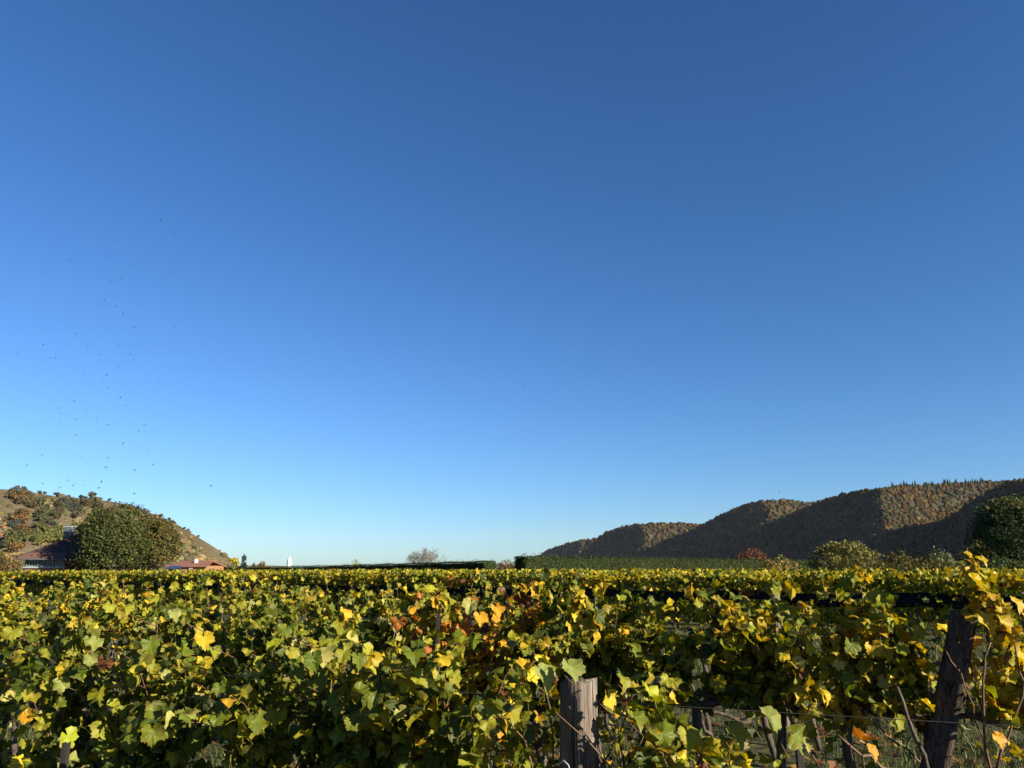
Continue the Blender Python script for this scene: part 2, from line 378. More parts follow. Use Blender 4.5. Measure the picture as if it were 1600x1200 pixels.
def wooded_hill(name, seed, tops, dist, slope, back=260, pal=WOOD_PAL, spacing=5.6, crown=2.6, conif=None, spur=0.0):
    x0, x1 = tops[0][0], tops[-1][0]
    n1, n2 = sines(seed, 4, 0.035), sines(seed + 1, 5, 0.012)
    def surf(px, s):
        """s metres down the slope towards the camera from the crest (negative: behind it)"""
        D = interp(dist, px)
        d = np.stack([(px - 800) / (FPX * 1.029), np.ones_like(px)], -1)
        z = (EYE + (HORIZON - np.interp(px, [q[0] for q in tops], [q[1] for q in tops])) / (FPX * 1.029) * D)
        fall = np.where(s > 0, slope * s * (0.55 + 0.45 * np.clip(s / 90.0, 0, 1)), 0.5 * -s)
        zz = z - fall + (n1(px, s * 0.25) * 3.0 + n2(px * 2.0, s) * 7.0) * np.clip(s / 60.0, 0, 1)
        Dd = D - s
        return np.stack([d[..., 0] * Dd, Dd, zz], -1)
    nx = int((x1 - x0) / 2.5) + 2
    px = np.linspace(x0, x1, nx); zmax = 260
    S = np.concatenate([np.linspace(-back, -20, 8), np.linspace(0, 560, 60)])
    PX, SS = np.meshgrid(px, S, indexing='ij')
    V = surf(PX, SS); V[..., 2] = np.maximum(V[..., 2], -6.0)
    a, b = V.shape[:2]; ii = np.arange(a * b).reshape(a, b)
    F = np.stack([ii[:-1, :-1], ii[1:, :-1], ii[1:, 1:], ii[:-1, 1:]], -1).reshape(-1, 4)
    o = obj(name, mesh(name, V.reshape(-1, 3), F, M_HILLWOOD, True)); tag(o, kind='structure')
    r = np.random.default_rng(seed + 5)
    Dm = np.mean([q[1] for q in dist]); area = (x1 - x0) / FPX * Dm * 460
    n = int(area / spacing ** 2)
    tx = r.uniform(x0, x1, n); ts = r.uniform(-25, 440, n)
    nc = int((x1 - x0) / FPX * Dm / (spacing * 0.55))
    tx = np.concatenate([tx, r.uniform(x0, x1, nc)]); ts = np.concatenate([ts, r.uniform(-6, 6, nc)])
    P = surf(tx, ts); ok = P[:, 2] > 1.0
    P, tx, ts = P[ok], tx[ok], ts[ok]
    rad = crown * np.clip(np.exp(r.normal(0, 0.32, len(P))), 0.5, 1.55)
    P[:, 2] += rad * 0.25
    tint = pick(pal, len(P), r, 0.26)
    pn = sines(seed + 9, 5, 0.02)(P[:, 0], ts * 1.3)[:, None]; tint = tint * np.exp(np.clip(pn, -1, 1) * np.array((0.20, 0.03, -0.05)))
    V, F, k = crowns_vf(P, rad, r, 1.05, 0.28)
    if conif:                                     # a stand of pointed conifers on the crest
        c0, c1, m = conif
        cx = r.uniform(c0, c1, m); cp = surf(cx, r.uniform(-15, 22, m)); h = r.uniform(9, 15, m)
        T = np.array([(math.cos(q) , math.sin(q), z) for z, q in [(0.1, i * 1.047) for i in range(6)]] + [(0.55 * math.cos(i * 1.047 + 0.5), 0.55 * math.sin(i * 1.047 + 0.5), 0.5) for i in range(6)] + [(0, 0, 1.0)])
        CF = np.array([q for i in range(6) for q in ((i, (i + 1) % 6, 6 + i), ((i + 1) % 6, 6 + (i + 1) % 6, 6 + i), (6 + i, 6 + (i + 1) % 6, 12))])
        cv = T[None] * np.stack([h * 0.2, h * 0.2, h], -1)[:, None, :] + cp[:, None, :]
        cf = (CF[None] + (np.arange(m) * 13)[:, None, None]).reshape(-1, 3) + len(V)
        ct = pick([(1, (0.018, 0.028, 0.016))], m, r)
        tint_v = np.concatenate([np.repeat(tint, k, 0), np.repeat(ct, 13, 0)])
        V = np.concatenate([V, cv.reshape(-1, 3)]); F = np.concatenate([F, cf])
    else: tint_v = np.repeat(tint, k, 0)
    o = obj('forest', mesh('forest', V, F, M_WOODS, True, {'tint': tint_v})); tag(o, kind='stuff')

wooded_hill('hill', 11, [(770, 893), (790, 886), (815, 876), (850, 868), (900, 862), (960, 860)], [(770, 5200), (960, 4400)], 0.5, spacing=13, crown=6.5)
wooded_hill('hill', 21, [(820, 886), (838, 872), (860, 861), (885, 852), (905, 848), (930, 845), (960, 842), (1000, 842), (1060, 846)], [(820, 3600), (905, 3000), (1060, 2700)], 0.55, spacing=9, crown=4.4)
wooded_hill('hill', 31, [(900, 872), (925, 853), (940, 840), (952, 833), (975, 826), (1000, 822), (1040, 820), (1090, 822), (1130, 826), (1200, 836)], [(900, 2900), (960, 2350), (1010, 2200), (1090, 2250), (1200, 2300)], 0.55, spacing=7, crown=3.5)
wooded_hill('hill', 41, [(1000, 866), (1040, 848), (1080, 832), (1110, 818), (1145, 802), (1170, 792), (1200, 786), (1240, 785), (1275, 788), (1320, 792), (1400, 800)], [(1000, 2600), (1110, 2100), (1180, 1800), (1210, 1750), (1290, 1850), (1400, 1900)], 0.58, spacing=6.8, crown=3.4)
wooded_hill('hill', 51, [(1090, 872), (1150, 848), (1200, 828), (1250, 803), (1285, 787), (1310, 779), (1340, 772), (1380, 767), (1420, 762), (1470, 759), (1520, 757), (1580, 754), (1660, 750)], [(1090, 2400), (1250, 1750), (1360, 1380), (1390, 1340), (1480, 1480), (1660, 1600)], 0.58, conif=(1405, 1560, 60))
wooded_hill('hill', 61, [(1330, 880), (1400, 858), (1450, 833), (1500, 806), (1540, 781), (1570, 767), (1600, 757), (1650, 748), (1750, 738), (1900, 732)], [(1330, 1900), (1500, 1300), (1600, 1020), (1700, 900), (1900, 950)], 0.62)

# the dry hill on the left
HT = [(-220, 760), (-60, 762), (0, 766), (30, 770), (70, 776), (120, 780), (160, 784), (200, 794), (240, 808), (275, 824), (300, 838), (325, 852), (345, 864), (360, 876), (372, 886), (384, 893)]
def left_surf(px, s):
    px = np.asarray(px, float); s = np.asarray(s, float)
    D = np.interp(px, [-220, 0, 384], [560, 600, 640]); z = EYE + (HORIZON - interp(HT, px)) / (FPX * 1.029) * D
    f = sines(77, 5, 0.02); g = sines(78, 4, 0.055)
    zz = z * np.clip(1 - np.clip(s, 0, None) / (60 + 2.6 * np.maximum(z, 0)), 0, 1) ** 1.15
    zz = zz + np.where(s > 0, 1.0, 0) * (f(px, s * 0.6) * 3.6 + g(px * 0.6, s) * 1.2) * np.clip(s / 40, 0, 1) * np.clip(z / 30, 0, 1) - np.where(s < 0, -s * 0.3, 0)
    Dd = D - s
    return np.stack([(px - 800) / (FPX * 1.029) * Dd, Dd, zz], -1)
def dry_hill():
    m, t, b = new_mat('dry_hillside')
    n1 = noise(t, 0.018, 6, 0.65, coord='Object'); n2 = noise(t, 0.16, 5, 0.7, coord='Object'); n3 = noise(t, 0.05, 5, 0.7, coord='Object', stretch=(1, 1, 4))
    c = ramp(t, n1, [(0.36, (0.062, 0.054, 0.028)), (0.5, (0.10, 0.078, 0.045)), (0.66, (0.135, 0.105, 0.062))])
    c = mixc(t, ramp(t, n2, [(0.48, (0,)*3), (0.68, (0.75,)*3)]), c, (0.07, 0.058, 0.028))
    c = mixc(t, ramp(t, n3, [(0.6, (0,)*3), (0.7, (0.5,)*3)]), c, (0.16, 0.135, 0.09))
    t.links.new(c, b.inputs['Base Color']); b.inputs['Roughness'].default_value = 1; b.inputs['Specular IOR Level'].default_value = 0
    px = np.linspace(-220, 384, 160); S = np.concatenate([np.linspace(-120, -15, 5), np.linspace(0, 430, 110)])
    PX, SS = np.meshgrid(px, S, indexing='ij'); V = left_surf(PX, SS); V[..., 2] = np.maximum(V[..., 2], -1.0)
    a, b2 = V.shape[:2]; ii = np.arange(a * b2).reshape(a, b2)
    F = np.stack([ii[:-1, :-1], ii[1:, :-1], ii[1:, 1:], ii[:-1, 1:]], -1).reshape(-1, 4)
    tag(obj('dry_hill', mesh('dry_hill', V.reshape(-1, 3), F, m, True)), kind='structure')
dry_hill()
def surf_at_pixel(px, py):
    s = np.linspace(0, 420, 500); P = left_surf(np.full_like(s, px), s)
    ys = HORIZON - (P[:, 2] - EYE) / P[:, 1] * FPX * 1.029
    k = int(np.argmax(ys >= py)) if (ys >= py).any() else -1
    return P[k]

def crown_mesh(name, lobes, n, size, pal, seed, mat=M_TREE, shell=0.62, up=0.35, tip=None, pocket=-0.75):
    """many leaf clumps through the crown's lobes; tip = (colour list, height above which it is used more)"""
    r = np.random.default_rng(seed); lobes = np.array(lobes, float)
    vol = (lobes[:, 3] * lobes[:, 4] * lobes[:, 5]) ** (2 / 3.)
    k = r.choice(len(lobes), n, p=vol / vol.sum())
    d = nrm(r.normal(size=(n, 3))); q = shell + (1 - shell) * r.random(n) ** 0.6
    q = q * (1 + 0.10 * r.normal(size=n))
    P = lobes[k, :3] + d * lobes[k, 3:] * q[:, None]
    fa, fb = sines(seed + 1, 4, 2.2 / np.mean(lobes[1:, 3]) if len(lobes) > 1 else 1.0), sines(seed + 2, 4, 2.2 / np.mean(lobes[:, 3]))
    ok = fa(P[:, 0] + P[:, 1] * 0.7, P[:, 2]) + fb(P[:, 1] - P[:, 0] * 0.5, P[:, 2] * 0.8) + r.normal(0, 0.35, n) > pocket
    P = P[ok]; d = d[ok]; m = len(P)
    nr = nrm(d * 0.8 + r.normal(size=(m, 3)) * 0.6 + np.array((0, 0, up)))
    tp = r.normal(size=(m, 3)) + np.array((0, 0, -0.3))
    B = basis(np.cross(nr, tp), nr)
    V, F = scatter(CARD_T, CARD_F, P, B, size * np.exp(r.normal(0, 0.25, m)))
    tint = pick(pal, m, r, 0.2)
    if tip:
        pal2, z0, z1 = tip; t2 = pick(pal2, m, r, 0.2); u = r.random(m) < np.clip((P[:, 2] - z0) / (z1 - z0), 0, 1)
        tint[u] = t2[u]
    return mesh(name, V, F, mat, False, {'tint': np.repeat(tint, len(CARD_T), 0)})
def lumps(r, n, rx, ry, rz, zc, size=(0.35, 0.6), below=-0.5):
    """uneven crown: lobes spread over an ellipsoid"""
    L = [(0, 0, zc, rx * 0.62, ry * 0.62, rz * 0.62)]
    while len(L) < n:
        d = r.normal(size=3); d /= np.linalg.norm(d)
        if d[2] < below: continue
        s = r.uniform(*size); q = 1.0 - s * 0.66
        L.append((d[0] * rx * q, d[1] * ry * q, zc + d[2] * rz * q, rx * s, ry * s, rz * s * 0.9))
    return L
def trunk_mesh(h, r0, lobes, seed):
    r = np.random.default_rng(seed); mb = MB()
    top = np.array((r.uniform(-.1, .1), r.uniform(-.1, .1), h))
    mb.tube([(0, 0, -0.1), (0, 0, h * 0.3), top], [r0 * 1.25, r0, r0 * 0.7], 8)
    for L in lobes[1:7]:
        e = np.array(L[:3]); mid = (top + e) / 2 + np.array((0, 0, -0.1 * h))
        mb.tube([top * 0.85, mid, e], [r0 * 0.5, r0 * 0.3, r0 * 0.08], 5)
    return mb.mesh('trunk', M_BARK, True)
def tree(name, label, cat, base, lobes, n, size, pal, seed, h=None, r0=0.2, group=None, tip=None, shell=0.55):
    t = thing(name, base, label, cat, group)
    o = obj('crown', crown_mesh('crown', lobes, n, size, pal, seed, tip=tip, shell=shell), t); o['kind'] = 'stuff'
    obj('trunk', trunk_mesh(h or max(0.4, lobes[0][2] * 0.6), r0, lobes, seed), t)
    return t

# scrub and trees on the dry hill
def hill_trees():
    r = np.random.default_rng(90)
    pals = [[(3, (0.05, 0.055, 0.022)), (2, (0.075, 0.07, 0.028))], [(3, (0.075, 0.06, 0.03)), (1, (0.11, 0.08, 0.035))], [(2, (0.085, 0.09, 0.025)), (1, (0.13, 0.12, 0.03))], [(2, (0.10, 0.06, 0.022)), (1, (0.15, 0.085, 0.02))], [(1, (0.045, 0.05, 0.04))]]
    kinds = []
    for i in range(10):
        L = lumps(r, 7, 3.4, 3.2, 2.9, 3.3)
        kinds.append((crown_mesh('crown', L, 420, 0.95, pals[i % 5], 300 + i), trunk_mesh(2.0, 0.2, L, 300 + i)))
    words = ['dark olive', 'brownish', 'yellow green', 'orange brown', 'grey green']
    spots = [(72, 777, 1, 0.9), (18, 771, 0, 0.9), (6, 768, 1, 1.0), (45, 775, 1, 0.7), (52, 775, 0, 0.6), (92, 780, 0, 0.5), (112, 782, 4, 0.8), (118, 783, 0, 0.6), (131, 783, 1, 0.8), (143, 785, 0, 0.6), (158, 786, 0, 0.6), (222, 803, 3, 0.5), (243, 810, 0, 0.7), (256, 818, 3, 0.7), (263, 819, 0, 0.6), (282, 831, 0, 0.5), (305, 844, 0, 0.5)]
    for px, py, k, s in spots:
        t = thing('crest_tree', tuple(left_surf(px, 2.0)), 'small %s tree standing against the sky on the dry hill crest' % words[k], 'tree', 'trees along the crest of the dry hill')
        s *= 0.75; t.scale = (s, s, s); t.rotation_euler = (0, 0, r.uniform(0, 6)); c, tr = kinds[k + 5 * (r.random() < .5)]
        obj('crown', c, t)['kind'] = 'stuff'; obj('trunk', tr, t)
    # clumps of slope trees: pixel boxes, number, kinds
    for (xa, ya, xb, yb, n, ks) in [(0, 800, 30, 835, 12, (1, 3, 0, 1)), (0, 835, 52, 866, 26, (0, 2, 0, 2, 3)), (30, 785, 50, 800, 6, (1, 0)), (48, 800, 78, 828, 18, (1, 0, 4, 0)), (75, 790, 118, 812, 26, (1, 0, 4)), (112, 783, 140, 798, 12, (1, 0)),
                                   (52, 830, 110, 850, 22, (0, 2, 2)), (12, 812, 22, 832, 4, (4, 4)), (0, 772, 28, 790, 14, (1, 3, 0))]:
        for i in range(n):
            u = r.random(); px = xa + (xb - xa) * u; py = ya + (yb - ya) * np.clip(r.normal(0.5, 0.28), 0, 1)
            k = ks[r.integers(len(ks))]; P = surf_at_pixel(px, py)
            t = thing('hillside_tree', tuple(P - (0, 0, 0.3)), '%s tree in the scrub on the slope of the dry hill' % words[k], 'tree', '%s scrub trees on the slope of the dry hill' % words[k])
            s = r.uniform(0.6, 1.1); t.scale = (s, s, s * r.uniform(0.9, 1.2)); t.rotation_euler = (0, 0, r.uniform(0, 6)); c, tr = kinds[k + 5 * (r.random() < .5)]
            obj('crown', c, t)['kind'] = 'stuff'; obj('trunk', tr, t)
    # low bushes, too many to count
    n = 11000; px = np.concatenate([r.uniform(-100, 378, 6500), r.uniform(255, 380, 4500)]); s = r.uniform(0, 300, n) ** 1.0; P = left_surf(px, s)
    cl = sines(91, 4, 0.05); ok = (cl(px, s * 0.7) + r.normal(0, 0.4, n) > 0.1) & (P[:, 2] > 2)
    P = P[ok]; rad = np.exp(r.normal(-0.05, 0.5, len(P)))
    V, F, k = crowns_vf(P, rad, r, 0.85, 0.25)
    tint = pick([(3, (0.075, 0.06, 0.03)), (2, (0.06, 0.06, 0.025)), (1, (0.12, 0.075, 0.03)), (1, (0.13, 0.10, 0.05))], len(P), r, 0.25)
    tag(obj('hillside_scrub', mesh('scrub', V, F, M_WOODS, False, {'tint': np.repeat(tint, k, 0)})), kind='stuff')
    # golden vine terraces at the foot, right of the big trees, and a strip behind the house
    vs = []; P0 = []
    for row in range(5):
        py = 865 + row * 3.4
        for px in np.arange(266, 300 + row * 13, 0.7):
            P0.append(surf_at_pixel(px, py + 0.8 * math.sin(px * 0.1 + row)))
    for row in range(2):
        for px in np.arange(-5, 36, 0.6): P0.append(surf_at_pixel(px, 866 + row * 2))
    P0 = np.array(P0); P0[:, 2] += r.uniform(0.1, 0.9, len(P0)); P0[:, :2] += r.normal(0, 0.3, (len(P0), 2))
    V, F, k = crowns_vf(P0, r.uniform(0.2, 0.42, len(P0)), r, 0.8, 0.3)
    tint = pick([(2, (0.24, 0.165, 0.04)), (2, (0.17, 0.125, 0.045)), (2, (0.11, 0.08, 0.04)), (1, (0.26, 0.2, 0.09))], len(P0), r, 0.2)
    tag(obj('terraced_vines', mesh('terraced_vines', V, F, M_WOODS, False, {'tint': np.repeat(tint, k, 0)})), kind='stuff')
hill_trees()

# ------------------------------------------------------------------ thin autumn haze
def haze():
    m = bpy.data.materials.new('haze'); m.use_nodes = True; t = m.node_tree; t.nodes.clear()
    o_ = t.nodes.new('ShaderNodeOutputMaterial'); v = t.nodes.new('ShaderNodeVolumePrincipled')
    v.inputs['Color'].default_value = (0.75, 0.85, 1.0, 1); v.inputs['Density'].default_value = 0.000014; v.inputs['Anisotropy'].default_value = 0.0
    t.links.new(v.outputs[0], o_.inputs['Volume'])
    mb = MB(); mb.box((-8100, -8100, -8.0), (8100, 8100, 330.0)); o = obj('haze', mb.mesh('haze', m)); tag(o, kind='stuff')
haze()

# ------------------------------------------------------------------ house, church tower, red house
def quadmesh(name, V, F, mat): return mesh(name, np.array(V, float), F, mat)
M_ROOF_SHADED = flat_mat('shaded_roof_tiles', (0.05, 0.024, 0.025), (0.026, 0.014, 0.016), 3.0, 0.85, 0.6, (6, 2, 2), dist=0.05)  # dark because the shade on the roof is put into its colour
M_ROOF_SUNLIT = flat_mat('eave_tile', (0.13, 0.062, 0.042), (0.08, 0.04, 0.03), 3.0, 0.85, 0.5, (6, 2, 2), dist=0.05)  # same roof in lighter red: sunlight on the lower edge, painted in
M_FRAME = flat_mat('grey_white_paint', (0.30, 0.33, 0.31), (0.22, 0.25, 0.23), 4, 0.7, 0.1)
M_PLASTER = flat_mat('white_paint', (0.72, 0.70, 0.64), (0.6, 0.58, 0.52), 4, 0.7, 0.1)
M_ZINC = flat_mat('zinc_sheet', (0.085, 0.095, 0.105), (0.06, 0.068, 0.075), 3, 0.5, 0.1)
M_BRICKRED = flat_mat('red_wall', (0.30, 0.12, 0.07), (0.22, 0.085, 0.05), 5, 0.9, 0.2)
M_OCHRE = flat_mat('ochre_wall', (0.26, 0.13, 0.06), (0.2, 0.10, 0.045), 5, 0.9, 0.2)
M_GLASS, _t, _b = new_mat('window_glass'); _b.inputs['Base Color'].default_value = (0.015, 0.03, 0.03, 1); _b.inputs['Roughness'].default_value = 0.15
M_PANEL, _t, _b = new_mat('blue_panel'); _b.inputs['Base Color'].default_value = (0.025, 0.04, 0.075, 1); _b.inputs['Roughness'].default_value = 0.3
def house():
    Y = 82.0; x0 = hx(22, Y); x1 = x0 + 9.0; ze = 3.02; zr = 6.55
    t = thing('house', (x0, Y, 0), 'dark roofed house with white window band and tall metal clad chimney', 'house')
    W = x1 - x0; D = 8.0
    mb = MB(); mb.box((0.55, 0.6, 0), (W - 0.5, D - 0.5, 2.1)); mb.box((0.55, 1.0, 2.1), (W - 0.5, D - 0.5, 3.1)); obj('wall', mb.mesh('wall', M_BRICKRED), t)
    ax, ay = 6.4, 4.0; bx = 8.2; th = 0.14
    up = [(-0.15, -0.1, ze), (W, -0.1, ze), (W, D, ze), (-0.15, D, ze), (ax, ay, zr), (bx, ay, zr)]
    V = up + [(x, y, z - th) for x, y, z in up]
    F = [(0, 1, 5, 4), (1, 2, 5), (2, 3, 4, 5), (3, 0, 4), (7, 6, 10, 11), (8, 7, 11), (9, 8, 11, 10), (6, 9, 10), (0, 6, 7, 1), (1, 7, 8, 2), (2, 8, 9, 3), (3, 9, 6, 0)]
    rf = obj('roof', quadmesh('roof', V, F, M_ROOF_SHADED), t)
    mb = MB(); hp = [(-0.1, -0.05, ze + 0.03), (ax, ay, zr + 0.03)]; mb.tube(hp, 0.09, 6); mb.tube([(ax, ay, zr + 0.03), (bx, ay, zr + 0.03)], 0.09, 6); obj('ridge_tiles', mb.mesh('ridge_tiles', M_ROOF_SHADED), rf)
    cx = hx(103, Y + 3) - x0 - 0.1; c = MB(); c.box((cx - 0.40, 2.4, 4.4), (cx + 0.40, 3.3, 6.38)); ch = obj('chimney', c.mesh('chimney', M_ZINC), rf)
    mb = MB(); mb.box((cx - 0.43, 2.37, 6.382), (cx + 0.43, 3.33, 6.46)); obj('chimney_cap', mb.mesh('chimney_cap', M_FRAME), rf)
    # one long window band of three windows
    edges = [0.75, 2.15, 3.75, 5.0]
    for i in range(3):
        a, b = edges[i] + 0.1, edges[i + 1] - 0.1; m = MB(); z0, z1 = 2.18, 2.84
        m.box((a, 0.5, z0), (a + 0.07, 0.58, z1)); m.box((b - 0.07, 0.5, z0), (b, 0.58, z1)); m.box((a + 0.07, 0.5, z0), (b - 0.07, 0.58, z0 + 0.06)); m.box((a + 0.07, 0.5, z1 - 0.06), (b - 0.07, 0.58, z1))
        k = 4
        for j in range(1, k): q = a + (b - a) * j / k; m.box((q - 0.025, 0.51, z0 + 0.06), (q + 0.025, 0.57, z1 - 0.06))
        wf = obj('window', m.mesh('window_frame', M_FRAME), t)
        for j in range(k):
            g = MB(); g.box((a + (b - a) * j / k + 0.03, 0.54, z0 + 0.062), (a + (b - a) * (j + 1) / k - 0.03, 0.555, z1 - 0.062)); obj('pane', g.mesh('pane', M_GLASS), wf)
    mb = MB()
    for q in (0.68, 2.1, 3.7, 5.0): mb.box((q, 0.49, 2.15), (q + 0.12, 0.61, 2.86))
    obj('mullion_post', mb.mesh('mullion_post', M_ZINC), t)
    mb = MB(); mb.box((0.5, 0.40, 2.03), (5.2, 0.62, 2.15)); obj('sill', mb.mesh('sill', M_FRAME), t)
    sl = (zr - ze) / (ay + 0.1); ev = [(-0.1, -0.14, ze - 0.02), (5.0, -0.14, ze - 0.02), (4.9, 0.55, ze + 0.65 * sl + 0.03), (0.95, 0.55, ze + 0.65 * sl + 0.03)]
    obj('sunlit_eave_strip', quadmesh('sunlit_eave_strip', ev + [(x, y, z - 0.06) for x, y, z in ev], [(0, 1, 2, 3), (7, 6, 5, 4), (0, 4, 5, 1), (1, 5, 6, 2), (2, 6, 7, 3), (3, 7, 4, 0)], M_ROOF_SUNLIT), rf)  # strip laid over the roof foot to carry the painted sunlight
    mb = MB(); mb.tube([(-0.15, -0.17, ze - 0.1), (5.0, -0.17, ze - 0.13)], 0.07, 6); obj('gutter', mb.mesh('gutter', M_ZINC), t)
    mb = MB(); mb.tube([(5.05, -0.15, ze - 0.05), (5.35, 0.2, 2.75), (5.3, 0.35, 2.4), (4.9, 0.38, 2.12)], [0.10, 0.11, 0.11, 0.08], 6); obj('bargeboard', mb.mesh('bargeboard', M_FRAME), t)
    mb = MB(); mb.box((5.3, -0.05, 0), (8.4, 0.58, 2.86)); obj('porch_wall', mb.mesh('porch_wall', M_BRICKRED), t)
    # creeper on the porch
    cr = thing('red_creeper', (x0 + 6.7, Y - 0.1, 0), 'dark red creeper covering the house wall beside the big tree', 'creeper')
    L = [(-0.9, 0, 2.2, 0.7, 0.3, 0.8), (0, -0.05, 2.0, 0.9, 0.35, 1.0), (0.9, 0, 1.6, 0.8, 0.3, 0.9), (-0.8, 0, 1.0, 0.8, 0.3, 1.0), (0.3, 0, 0.8, 0.9, 0.3, 0.8)]
    obj('leaves', crown_mesh('leaves', L, 900, 0.22, [(3, (0.10, 0.018, 0.016)), (1.5, (0.06, 0.02, 0.016)), (0.6, (0.22, 0.06, 0.03))], 41), cr)['kind'] = 'stuff'
house()
def red_house():
    Y = 150.0; x0 = hx(262, Y); t = thing('red_house', (x0, Y, 0), 'low red house with dark blue roof panel and white chimney, right of the big trees', 'house')
    s = Y / 1237
    def zz(py): return EYE + (HORIZON - py) * s
    X = lambda px: hx(px, Y) - x0
    mb = MB(); mb.box((0, 0, 0), (X(322), 9, zz(884))); obj('wall', mb.mesh('wall', M_OCHRE), t)
    V = [(X(258), -0.6, zz(884.5)), (X(325), -0.6, zz(884.5)), (X(318), 4.5, zz(876)), (X(266), 4.5, zz(876)), (X(325), 9.6, zz(884.5)), (X(258), 9.6, zz(884.5))]
    V2 = V + [(a, b, c - 0.2) for a, b, c in V]
    M_TERRA = flat_mat('terracotta_roof', (0.20, 0.085, 0.05), (0.14, 0.06, 0.04), 2, 0.9, 0.3)
    rf = obj('roof', quadmesh('roof', V2, [(0, 1, 2, 3), (3, 2, 4, 5), (7, 6, 9, 8), (8, 9, 11, 10), (0, 6, 7, 1), (1, 7, 8, 2), (2, 8, 10, 4), (4, 10, 11, 5), (5, 11, 9, 3), (3, 9, 6, 0)], M_TERRA), t)
    mb = MB(); mb.box((X(295.5), 2.2, zz(880)), (X(298.5), 2.9, zz(873.5))); obj('chimney', mb.mesh('chimney', M_PLASTER), rf)
    mb = MB(); mb.box((X(296), -0.25, zz(889)), (X(301), -0.02, zz(885))); obj('white_box', mb.mesh('white_box', M_PLASTER), t)
    m2 = [(X(264), -2.2, zz(889)), (X(289), -2.2, zz(889)), (X(286), -0.7, zz(884.2)), (X(268), -0.7, zz(884.2))]
    V = m2 + [(a, b + 0.15, c - 0.12) for a, b, c in m2]
    obj('roof_panel', quadmesh('roof_panel', V, [(0, 1, 2, 3), (7, 6, 5, 4), (0, 4, 5, 1), (1, 5, 6, 2), (2, 6, 7, 3), (3, 7, 4, 0)], M_PANEL), t)
red_house()
def church():
    Y = 700.0; t = thing('church_tower', (hx(451, Y), Y, 0), 'white church tower with a pointed top rising beyond the clipped hedge', 'tower'); s = Y / 1237
    z = lambda py: EYE + (HORIZON - py) * s
    hw = 1.55; a = 0.62; ca, sa = math.cos(a), math.sin(a)
    rot = lambda x, y: (x * ca - y * sa, x * sa + y * ca)
    def prism(h0, h1, w0, w1):
        V = [(*rot(x * w0, y * w0), h0) for x, y in ((-1, -1), (1, -1), (1, 1), (-1, 1))] + [(*rot(x * w1, y * w1), h1) for x, y in ((-1, -1), (1, -1), (1, 1), (-1, 1))]
        return V, [(0, 3, 2, 1), (4, 5, 6, 7), (0, 1, 5, 4), (1, 2, 6, 5), (2, 3, 7, 6), (3, 0, 4, 7)]
    mb = MB(); mb.add(*prism(0, z(878), hw, hw * 0.97)); sh = obj('shaft', mb.mesh('shaft', M_PLASTER), t)
    mb = MB(); mb.add(*prism(z(878), z(877.6), hw * 1.1, hw * 1.1)); obj('cornice', mb.mesh('cornice', M_PLASTER), t)
    mb = MB(); mb.add(*prism(z(877.6), z(873), hw * 0.95, hw * 0.55)); mb.add(*prism(z(873) + 0.002, z(868.5), hw * 0.48, 0.05)); obj('helmet', mb.mesh('helmet', M_PLASTER), t)
    mb = MB(); mb.tube([(0, 0, z(869.2)), (0, 0, z(867.6))], 0.12, 5); mb.tube([(-0.45, 0, z(868.2)), (0.45, 0, z(868.2))], 0.09, 4); obj('cross', mb.mesh('cross', M_ZINC), t)
    for h in (z(881), z(885)):
        for q in (0, 1):
            mb = MB(); d = hw * 0.985 + 0.02
            V, F = [], [(0, 1, 2, 3), (7, 6, 5, 4), (0, 4, 5, 1), (1, 5, 6, 2), (2, 6, 7, 3), (3, 7, 4, 0)]
            for e in (d, d - 0.25):
                for x, zz_ in ((-0.28, h), (0.28, h), (0.28, h + 1.3), (-0.28, h + 1.3)): V.append((*(rot(x, -e) if q == 0 else rot(e, x)), zz_))
            mb.add(V, F); obj('louvre_opening', mb.mesh('louvre_opening', M_GLASS), sh)
church()

# ------------------------------------------------------------------ trees, bushes and hedges beyond the vines
OLIVE = [(4, (0.035, 0.048, 0.014)), (3, (0.055, 0.062, 0.018)), (1.5, (0.085, 0.08, 0.022))]
OLIVEGOLD = [(3, (0.055, 0.06, 0.018)), (3, (0.09, 0.082, 0.022)), (1.5, (0.15, 0.10, 0.028))]
YEL = [(2, (0.11, 0.11, 0.03)), (2, (0.19, 0.155, 0.035)), (2, (0.075, 0.075, 0.025))]
RED = [(3, (0.15, 0.06, 0.035)), (2, (0.10, 0.045, 0.03)), (1, (0.2, 0.095, 0.04))]
DARK = [(4, (0.022, 0.036, 0.013)), (2, (0.038, 0.052, 0.016)), (0.5, (0.07, 0.075, 0.02))]
OLIVE, OLIVEGOLD, YEL, RED, DARK = [[(a_, tuple(f_ * q_ for q_ in c_)) for a_, c_ in pl_] for pl_, f_ in ((OLIVE, 0.98), (OLIVEGOLD, 0.85), (YEL, 1.05), (RED, 0.72), (DARK, 1.3))]
def ptree(name, label, cat, xa, xb, ytop, Y, n, size, pal, seed, group=None, tip=None, depth=None, nl=16, shell=0.55, zlow=0.3, size_=(0.35, 0.6)):
    """a crown spanning pixel columns xa..xb with its top at ytop, Y metres away"""
    cx = hx((xa + xb) / 2, Y); rx = (xb - xa) / 2 * Y / 1237; H = EYE + (HORIZON - ytop) * Y / 1237
    rz = (H - zlow) / 2; r = np.random.default_rng(seed)
    L = lumps(r, nl, rx, depth or rx, rz, zlow + rz, size_)
    return tree(name, label, cat, (cx, Y, 0), L, n, size, pal, seed, h=max(0.5, zlow + rz * 0.8), r0=0.05 * H, tip=tip, shell=shell, group=group)
